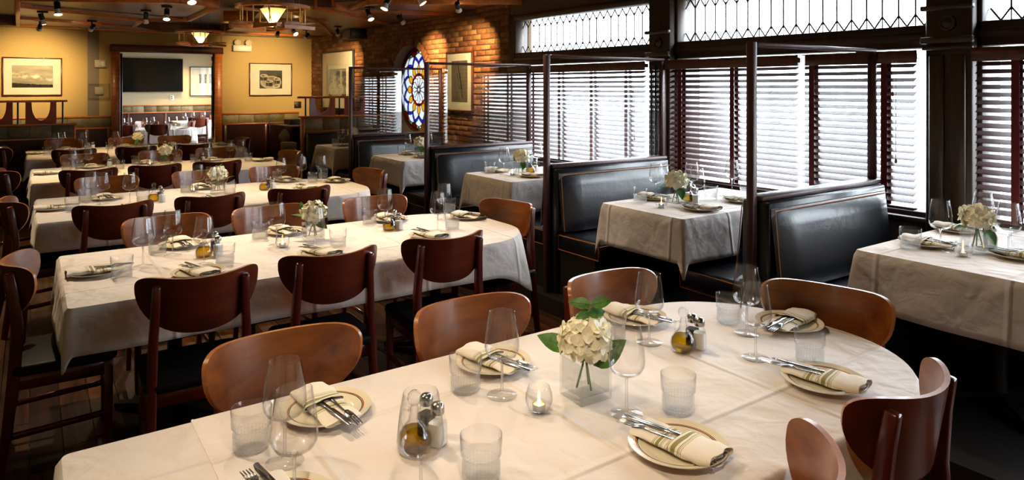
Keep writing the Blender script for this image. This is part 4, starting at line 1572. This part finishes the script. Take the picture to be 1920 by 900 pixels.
# back room tableware, a few pixels each
for i, (x, y) in enumerate([(1.35, 16.3), (1.55, 16.45), (1.7, 16.7), (1.95, 16.35), (2.15, 16.8), (2.4, 16.5), (2.6, 16.8), (2.75, 16.45)]):
    later(WINE.put((x, y, .7615), 0, group='wine glasses in the back room'), 'clear wine glass', 'on the nearer table through the doorway')
for i, (x, y) in enumerate([(3.15, 19.0), (3.4, 19.3), (3.7, 19.5), (3.95, 19.2), (4.1, 19.6)]):
    later(WINE.put((x, y, .7615), 0, group='wine glasses in the back room'), 'clear wine glass', 'on the farther table through the doorway')
for i, (x, y) in enumerate([(1.45, 16.6), (1.8, 16.45), (2.05, 16.55), (2.5, 16.35)]):
    later(TUMB.put((x, y, .7615), 0, group='tumblers in the back room'), 'small water tumbler', 'on the nearer table through the doorway')
for i, (x, y) in enumerate([(2.7, 16.3), (1.5, 16.95)]):
    later(PLATE.put((x, y, .7615), 0, group='plates in the back room'), 'pale side plate', 'on the nearer table through the doorway')
CRUET.put((2.0, 16.5, .7615), 0, 'small oil cruet on the nearer table through the doorway', 'oil cruets')

# ------------------------------------------------------------------ pictures and fittings on the walls
from mathutils import noise as mn


def s2l(c):
    return c / 12.92 if c <= 0.04045 else ((c + 0.055) / 1.055) ** 2.4


def picture(label, w, h, loc, rotz, fn, mx, my, frame='dark_trim', fw=.018, nx=72, ny=54, off=(0, 0)):
    """frame, mat board, flat photographic print, glazing; faces local -Y"""
    t = thing('framed_photo', label, 'picture', loc, rotz)
    m = MB()
    m.bb(-w / 2, w / 2, -.03, .004, 0, fw).bb(-w / 2, w / 2, -.03, .004, h - fw, h).bb(-w / 2, -w / 2 + fw, -.03, .004, fw, h - fw).bb(w / 2 - fw, w / 2, -.03, .004, fw, h - fw)
    m.build('frame', frame, t, bevel=.002)
    MB().bb(-w / 2 + fw, w / 2 - fw, -.012, .004, fw, h - fw).build('mat_board', 'paper_mat', t)
    a, b, c, d = -w / 2 + mx + off[0], w / 2 - mx + off[0], my + off[1], h - my + off[1]
    me = bpy.data.meshes.new('print')
    V = [(a + (b - a) * i / nx, -.0135, c + (d - c) * j / ny) for j in range(ny + 1) for i in range(nx + 1)]
    F = [(j * (nx + 1) + i, j * (nx + 1) + i + 1, (j + 1) * (nx + 1) + i + 1, (j + 1) * (nx + 1) + i) for j in range(ny) for i in range(nx)]
    me.from_pydata(V, [], F)
    at = me.color_attributes.new('ink', 'FLOAT_COLOR', 'POINT')
    for j in range(ny + 1):
        for i in range(nx + 1):
            r, g, bb_ = fn(i / nx, j / ny)
            at.data[j * (nx + 1) + i].color = (s2l(r), s2l(g), s2l(bb_), 1)
    me.materials.append(MATS['photo_print'])
    link('print', me, t)
    MB().bb(-w / 2 + fw, w / 2 - fw, -.024, -.022, fw, h - fw).build('glazing', 'window_glass', t)
    return t


def sep(v, a=(.10, .085, .06), b=(.92, .86, .74)):
    v = max(0, min(1, v))
    return tuple(p + (q - p) * v for p, q in zip(a, b))


def fbm(x, y, s=0):
    return sum(mn.noise(Vector((x * 2 ** k, y * 2 ** k, s))) / 2 ** k for k in range(4))


def hills(u, v):
    hl = .13 + .09 * (1 - u) ** 1.6 + .03 * fbm(u * 9, 3) * (u > .3)
    if v < hl:
        return sep(.08 + .08 * fbm(u * 14, v * 14))
    c = fbm(u * 3.2, v * 6, 2)
    cl = math.exp(-((v - .50 + .18 * (u - .4)) / .12) ** 2) * max(0, fbm(u * 6, v * 9, 7) + .25)
    return sep(.60 + .12 * (v - .3) + .10 * c + .55 * cl - .2 * max(0, .42 - v) * (1 - u))


def ell(u, v, cx, cy, a, b):
    return ((u - cx) / a) ** 2 + ((v - cy) / b) ** 2


def cups(u, v):
    c = .16 + .08 * fbm(u * 6, v * 2) + .1 * (v > .7)
    if ell(u, v, .50, .34, .46, .36) < 1:
        c = .74
    if ell(u, v, .50, .37, .38, .27) < 1:
        c = .55 + .1 * math.sin(u * 9)
    for (x, y, r) in ((.78, .52, .15), (.42, .40, .17), (.2, .70, .16)):
        if abs(u - x) < r * .8 and y - .2 * 1.3 < v < y and ell(u, v, x, y - .14, r * .9, .16) < 1.2:
            c = .12 + .3 * max(0, 1 - abs(u - x + .04) / .05)
        if ell(u, v, x, y, r, .085) < 1:
            c = .88
        if ell(u, v, x, y, r * .8, .055) < 1:
            c = .32 + .3 * (u > x)
    if ell(u, v, .74, .12, .16, .09) < 1:
        c = .9 - .4 * (ell(u, v, .74, .14, .11, .05) < 1)
    return sep(c)


def still(u, v):
    c = .22 + .12 * fbm(u * 5, v * 5, 4)
    if ell(u, v, .45, .3, .42, .3) < 1:
        c = .68 + .15 * fbm(u * 9, v * 9)
    if ell(u, v, .55, .62, .3, .16) < 1:
        c = .55 + .3 * fbm(u * 12, v * 7, 3)
    if abs(u - .3) < .05 and .4 < v < .9:
        c = .7
    if abs(u - .72) < .06 and .35 < v < .95:
        c = .8
    return sep(c)


def bottle(u, v):
    c = .38 + .06 * fbm(u * 4, v * 4)
    x = .35 + .35 * (1 - v)
    wd = .10 if .30 < v < .72 else .05
    if abs(u - x) < wd and .1 < v < .97:
        c = .10 + .45 * (abs(u - x + .03) < .015)
    return sep(c, (.12, .1, .08), (.85, .78, .66))


def street(u, v):
    c = .78 + .08 * fbm(u * 4, v * 4)
    if v < .42:
        c = .62 + .25 * math.sin(v * 60 + u * 5) * .3 + .2
    for x in (.38, .58, .80):
        if abs(u - x) < .055 and .42 < v < .74 or ell(u, v, x, .74, .075, .05) < 1:
            c = .24
    if abs(u - .73) < .012 and .2 < v < .75:
        c = .95
    return sep(c, (.15, .14, .12), (.95, .90, .82))


picture('landscape photo of dark hills under clouds, over the left divider', .80, .62, (.01, YB - .005, 1.52), 0, hills, .125, .13)
picture('photo of coffee cups in dark frame, right of the doorway', .81, .63, (3.805, YB - .005, 1.49), 0, cups, .19, .14)
picture('large framed still life photo on the brick wall, behind the scooped divider', 1.56, 1.05, (WX - .03, 12.2, 1.26), -PI / 2, still, .34, .26, frame='tray_black', off=(0, -.06))
picture('narrow framed photo of a dark bottle on the brick wall', .67, .78, (WX - .03, 7.80, 1.345), -PI / 2, bottle, .13, .12)
picture('pale framed street photo beside the television in the back room', .70, .82, (3.97, 20.995, 1.40), 0, street, .05, .05, frame='tray_black')
t = thing('television', 'large black flat television on the back room wall', 'television', (2.62, 20.95, 1.52))
MB().bb(-.81, .81, -.06, .045, 0, .91).build('casing', 'tray_black', t, bevel=.004)
MB().bb(-.795, .795, -.064, -.0595, .02, .895).build('screen', 'tv_black', t)

t = thing('emergency_light', 'white twin headed emergency light above the doorway right corner', 'emergency light', (3.265, YB, 2.33))
MB().bb(-.165, .165, -.09, 0, 0, .12).build('battery_box', 'white_plastic', t, bevel=.008)
for sx in (-.09, .11):
    m = MB()
    m.M = Matrix.Translation((sx, -.05, .165)) @ Matrix.Rotation(PI / 2, 4, 'X')
    m.lathe([(0, -.04), (.05, -.035), (.06, 0), (.06, .04), (.05, .045), (0, .045)], 20).build('lamp_head', 'cream_plastic', t)
t = thing('thermostat', 'small thermostat in a clear guard left of the doorway', 'thermostat', (.935, YB - .012, 1.47))
MB().bb(-.06, .07, -.03, 0, .06, .19).build('case', 'cream_plastic', t, bevel=.005)
MB().bb(-.03, .045, -.033, -.029, .09, .165).build('display', 'cloth_grey', t)
m = MB().bb(-.15, .155, -.072, -.068, 0, .245).bb(-.15, -.146, -.068, 0, 0, .245).bb(.151, .155, -.068, 0, 0, .245).bb(-.146, .151, -.068, 0, 0, .004).bb(-.146, .151, -.068, 0, .241, .245)
m.build('clear_guard', 'thick_glass', t)
t = thing('fire_alarm', 'cream fire alarm strobe high beside the doorway', 'alarm', (.95, YB - .012, 1.99))
MB().bb(-.08, .09, -.045, 0, 0, .13).build('case', 'cream_plastic', t, bevel=.006)
MB().bb(.01, .07, -.075, -.045, .02, .11).build('strobe', 'white_plastic', t, bevel=.008)
t = thing('wall_socket', 'white wall outlet below the television', 'outlet', (3.16, 21, 1.29))
MB().bb(-.06, .06, -.012, 0, 0, .13).build('cover_plate', 'white_plastic', t, bevel=.004)
for zz in (.03, .08):
    MB().bb(-.02, .02, -.015, -.011, zz, zz + .025).build('socket', 'tray_black', t)
t = thing('light_switch', 'black switch plate on the wall beside the right divider', 'switch', (4.33, YB, 1.24))
MB().bb(-.07, .07, -.012, 0, 0, .13).build('cover_plate', 'tray_black', t, bevel=.004)
MB().bb(-.03, .0, -.02, -.011, .04, .09).build('toggle', 'brass', t)
t = thing('wall_speaker', 'black wall speaker under the ceiling on the brick wall', 'speaker', (WX - .03, 11.15, 2.47), -PI / 2)
m = MB().prism([(-.28, -.02), (.28, -.02), (.2, -.24), (-.2, -.24)], 0, .17, 'z')
m.build('cabinet', 'tray_black', t, bevel=.01)
MB().bb(-.18, .18, -.246, -.238, .015, .155).build('grille', 'metal_black', t)
MB().bb(-.05, .05, -.03, .02, .06, .11).build('bracket', 'metal_black', t)

# service station in the far right corner
t = thing('service_counter', 'dark wooden service counter with open shelves in the far corner', 'counter', (4.15, 12.9, 0))
MB().bb(-.42, .45, -.75, .72, .93, .97).build('counter_top', 'dark_trim', t, bevel=.006)
for xx in (-.40, -.02, .42):
    MB().bb(xx, xx + .025, -.72, .72, 0, .93).build('side_panel', 'mahogany', t)
MB().bb(-.375, .42, -.70, .72, .58, .60).build('shelf', 'mahogany', t)
MB().bb(-.375, .42, -.70, .72, .2, .22).build('shelf', 'mahogany', t)
for i, (x, y, s) in enumerate(((3.98, 12.75, 'left'), (4.32, 12.6, 'right'))):
    t = thing('cutlery_tray', 'black cutlery tray on the service counter, ' + s + ' one', 'tray', (x, y, .97), 0, 'trays on the service counter')
    m = MB().bb(-.14, .14, -.2, .2, 0, .008).bb(-.14, -.13, -.2, .2, .008, .09).bb(.13, .14, -.2, .2, .008, .09).bb(-.13, .13, -.2, -.19, .008, .09).bb(-.13, .13, .19, .2, .008, .09)
    m.build('bin', 'tray_black', t)
    MB().bb(-.005, .005, -.19, .19, .008, .075).build('partition_wall', 'tray_black', t)
t = thing('bar_stool', 'small grey stool standing before the service counter', 'stool', (3.56, 11.75, 0))
MB().bb(-.11, .11, -.11, .11, .62, .73).build('seat', 'cloth_grey', t, bevel=.02, seg=2)
for sx in (-1, 1):
    for sy in (-1, 1):
        MB().tube([(sx * .12, sy * .12, 0), (sx * .085, sy * .085, .63)], 1, rect=(.035, .035)).build('leg', 'cloth_grey', t)
def bag(i, j):
    u, a = i / 9, 2 * PI * j / 14
    r = .02 + .085 * math.sin(PI * min(1, u * .9 + .1)) * (1 + .12 * math.sin(3 * a + i))
    return (r * math.cos(a), .6 * r * math.sin(a), .26 * u)
t = thing('linen_bundle', 'pale tied linen bundle hanging at the service counter side', 'linen', (3.66, 12.3, .66))
MB().grid(bag, 10, 15).build('bundle', 'cloth_grey', t)
MB().tube([(-.01, -.02, .03), (-.05, -.03, -.06), (-.09, -.03, -.15)], [.02, .022, .012], 8).build('loose_end', 'cloth_grey', t)

# ------------------------------------------------------------------ lamps
def make_track():
    t = thing('track_light', 'track light', 'spotlight')
    MB().bb(-.06, .06, -.018, .018, -.022, 0).build('mounting_bar', 'metal_black', t, bevel=.003)
    MB().tube([(0, 0, -.02), (0, 0, -.075)], .011, 10).build('swivel', 'metal_black', t)
    return t


TRK = {}
WARM = (1.0, .69, .31)


def overhead(x, y):
    """height of the ceiling or soffit board above a point"""
    for pts, z in SOFFITS:
        ins = False
        for (ax, ay), (bx, by) in zip(pts, pts[1:] + pts[:1]):
            if (ay > y) != (by > y) and x < (bx - ax) * (y - ay) / (by - ay) + ax:
                ins = not ins
        if ins:
            return z
    return ZC


def track(x, y, z, target, label, power=60, angle=75, col=WARM, lit=True):
    """fixture, aimed head and its light"""
    first = not TRK
    top = overhead(x, y)
    if top - z < .09:
        z = top
    if first:
        TRK['root'] = make_track()
        h = MB()
        h.lathe([(0, .085), (.026, .083), (.030, .07), (.030, 0.0), (.0, 0.0)], 18)
        TRK['housing'] = h.mesh('housing', 'metal_black')
        b = MB().lathe([(.022, .0), (.026, -.02), (.036, -.055), (.037, -.06)], 18)
        TRK['bulb'] = b.mesh('bulb', 'white_plastic')
        f = MB().lathe([(.035, -.058), (.02, -.064), (0, -.066)], 18)
        TRK['face'] = f.mesh('bulb_face', 'bulb_face')
        r = TRK['root']
        KIDS[r.name] = [(c, []) for c in r.children]
        r.location = (x, y, z)
        tag(r, label, None, 'ceiling track lights')
    else:
        r = dup(TRK['root'], (x, y, z), random.uniform(-.3, .3), label, 'ceiling track lights')
    r.rotation_euler = (0, 0, 0)
    hp = Vector((x, y, z - .11))
    d = (Vector(target) - hp).normalized()
    q = d.to_track_quat('-Z', 'Y')
    ho = link('housing', TRK['housing'], r)
    ho.rotation_mode = 'QUATERNION'
    ho.rotation_quaternion = q
    ho.location = (0, 0, -.11)
    if top - z > .01:
        MB().tube([(0, 0, -.004), (0, 0, top - z)], .009, 8).build('drop_rod', 'metal_black', r)
    link('bulb', TRK['bulb'], ho)
    link('bulb_face', TRK['face'], ho)
    if power:
        lp = hp + d * .075
        lamp('SPOT', lp, power, col, lp + d, size=.03, angle=angle, blend=1.0)


TL = [((1.35, 9.33), (1.2, 8.6, .8), 'track light left of the far chandelier, right of a pair'), ((1.2, 9.97), (1.3, 11.1, .8), 'track light left of the far chandelier, left of a pair'),
      ((.72, 11.81), (.2, 13.68, 1.7), 'track light high left of the doorway'), ((.09, 12.01), (-.1, 13.68, 1.9), 'lowest track light above the landscape photo'),
      ((.11, 10.72), (.6, 11.0, .8), 'middle track light above the landscape photo'), ((.22, 8.64), (.35, 8.2, .8), 'largest track light at upper left, above the landscape photo'),
      ((2.61, 9.38), (2.2, 8.5, .8), 'track light behind the near chandelier at its right'), ((3.28, 11.41), (3.75, 13.68, 1.95), 'track light before the coffee cup photo, left one'),
      ((3.35, 10.77), (3.9, 9.2, .9), 'track light before the coffee cup photo, middle one'), ((3.79, 11.53), (3.6, 13.68, 1.8), 'track light before the coffee cup photo, right one'),
      ((3.99, 10.61), (4.6, 11.9, 1.8), 'track light above the large still life photo'), ((3.38, 7.92), (3.7, 7.0, .9), 'track light over the booths, left of the round window'),
      ((3.89, 8.1), (4.6, 8.55, 2.0), 'track light above the round stained window'), ((3.88, 6.64), (4.6, 7.5, 1.95), 'track light above the narrow bottle photo'),
      ((2.84, 6.24), (2.0, 6.1, .76), 'track light at the top edge, left of two'), ((2.91, 5.68), (3.8, 5.0, .9), 'track light at the top edge, right of two')]
for (p, tg, lab) in TL:
    wall = tg[1] > 13 or tg[0] > 4.5
    track(p[0], p[1], 2.585, tg, lab, power=(170 if tg[0] > 4.5 else 105) if wall else 28 if tg[0] > 3 else 60, angle=62 if wall else 64, col=(1.0, .72, .36) if wall else WARM)
for i, (x, y) in enumerate(((2.1, 20.2), (3.5, 20.3), (3.85, 20.3), (4.2, 20.2))):
    track(x, y, 2.72, (x, 20.6, .8) if i % 2 else (x - .3, 18, .8), 'small track light in the back room, ' + ORD[i] + ' from left', power=95, angle=110)
NEAR = [((.1, 4.9), (.6, 4.0, .76)), ((1.3, 4.9), (1.4, 3.9, .76)), ((2.3, 4.7), (2.3, 3.8, .76)), ((3.2, 4.4), (3.5, 3.2, .88)), ((-.1, 2.4), (.5, 1.7, .76)), ((.8, 2.7), (1.1, 1.6, .76)), ((1.9, 2.6), (1.9, 1.5, .76)),
        ((3.1, 2.2), (3.6, 1.4, .88)), ((-.7, 6.4), (.4, 5.9, .76)), ((1.2, 6.9), (1.3, 6.0, .76)), ((.4, .5), (.9, 1.3, .76)), ((-.8, 9.2), (.2, 8.4, .76))]
NW = ['left', 'middle', 'right']
for i, (p, tg) in enumerate(NEAR):
    track(p[0], p[1], 2.6, tg, 'track light above the picture edge, ' + ORD[i % 12] + ' of the ' + ('upper ones' if i < 12 else 'far left ones'), power=24 if tg[0] > 3 else 74 if p[1] > 3 else 36, angle=74, col=(1.0, .79, .53))


def make_chandelier():
    t = thing('chandelier', 'chandelier', 'chandelier')
    R = .335
    m = MB().lathe([(R - .055, 0), (R, 0), (R, .026), (R - .055, .026), (R - .055, 0)], 56, smooth=False)
    m.build('wooden_ring', 'oak_trim', t)
    for k in range(12):
        a = 2 * PI * k / 12 + .15
        MB().tube([(.29 * math.cos(a), .29 * math.sin(a), -.15), (.29 * math.cos(a), .29 * math.sin(a), .0)], .006, 8).build('brass_rod', 'brass', t)
    for k in range(4):
        a = PI / 2 * k + .35
        m = MB()
        m.M = Matrix.Rotation(a, 4, 'Z')
        m.bb(.16, .44, -.15, .15, -.157, -.148).build('glass_plate', 'thick_glass', t)
        m = MB()
        m.M = Matrix.Rotation(a, 4, 'Z')
        m.bb(-.02, .33, -.2, -.16, -.19, -.158).build('cross_bar', 'oak_trim', t)
    MB().lathe([(0, -.2), (.06, -.195), (.07, -.175), (0, -.17)], 4, smooth=False).build('centre_block', 'oak_trim', t)
    # four-sided shade of amber panes, point down
    b, zt, zb = .128, .0, -.165
    for k in range(4):
        a = PI / 2 * k + PI / 4 + .2
        P, Q = (b * math.cos(a), b * math.sin(a), zt), (b * math.cos(a + PI / 2), b * math.sin(a + PI / 2), zt)
        m = MB()
        c = (.012 * math.cos(a), .012 * math.sin(a), zb)
        e = (.012 * math.cos(a + PI / 2), .012 * math.sin(a + PI / 2), zb)
        m.add([P, Q, e, c], [(0, 1, 2, 3)])
        m.build('shade_pane', 'shade_amber', t)
        MB().tube([P, c], .004, 6).build('shade_rib', 'metal_black', t)
    MB().lathe([(0, -.03), (.018, -.045), (.02, -.065), (.014, -.09), (0, -.1)], 12).build('bulb', 'shade_core', t)
    for k in range(4):
        a = PI / 2 * k + .6
        MB().tube([(.3 * math.cos(a), .3 * math.sin(a), .02), (.3 * math.cos(a), .3 * math.sin(a), .36)], .003, 6).build('hanger_rod', 'brass', t)
    MB().tube([(.0, 0, -.04), (.01, 0, .15), (-.01, .0, .28), (0, 0, .36)], .003, 6).build('cord', 'metal_black', t)
    return t


CHAN = Kind(make_chandelier)
CHAN.put((1.86, 6.62, 2.40), 0, 'large chandelier with amber shade hanging over the third long table', 'hanging chandeliers')
CHAN.put((2.04, 11.0, 2.46), .4, 'smaller looking chandelier with amber shade before the doorway', 'hanging chandeliers')
for x, y, z in ((1.86, 6.62, 2.40), (2.04, 11.0, 2.46)):
    lamp('POINT', (x, y, z - .145), 5, WARM, size=.012)

write_labels()
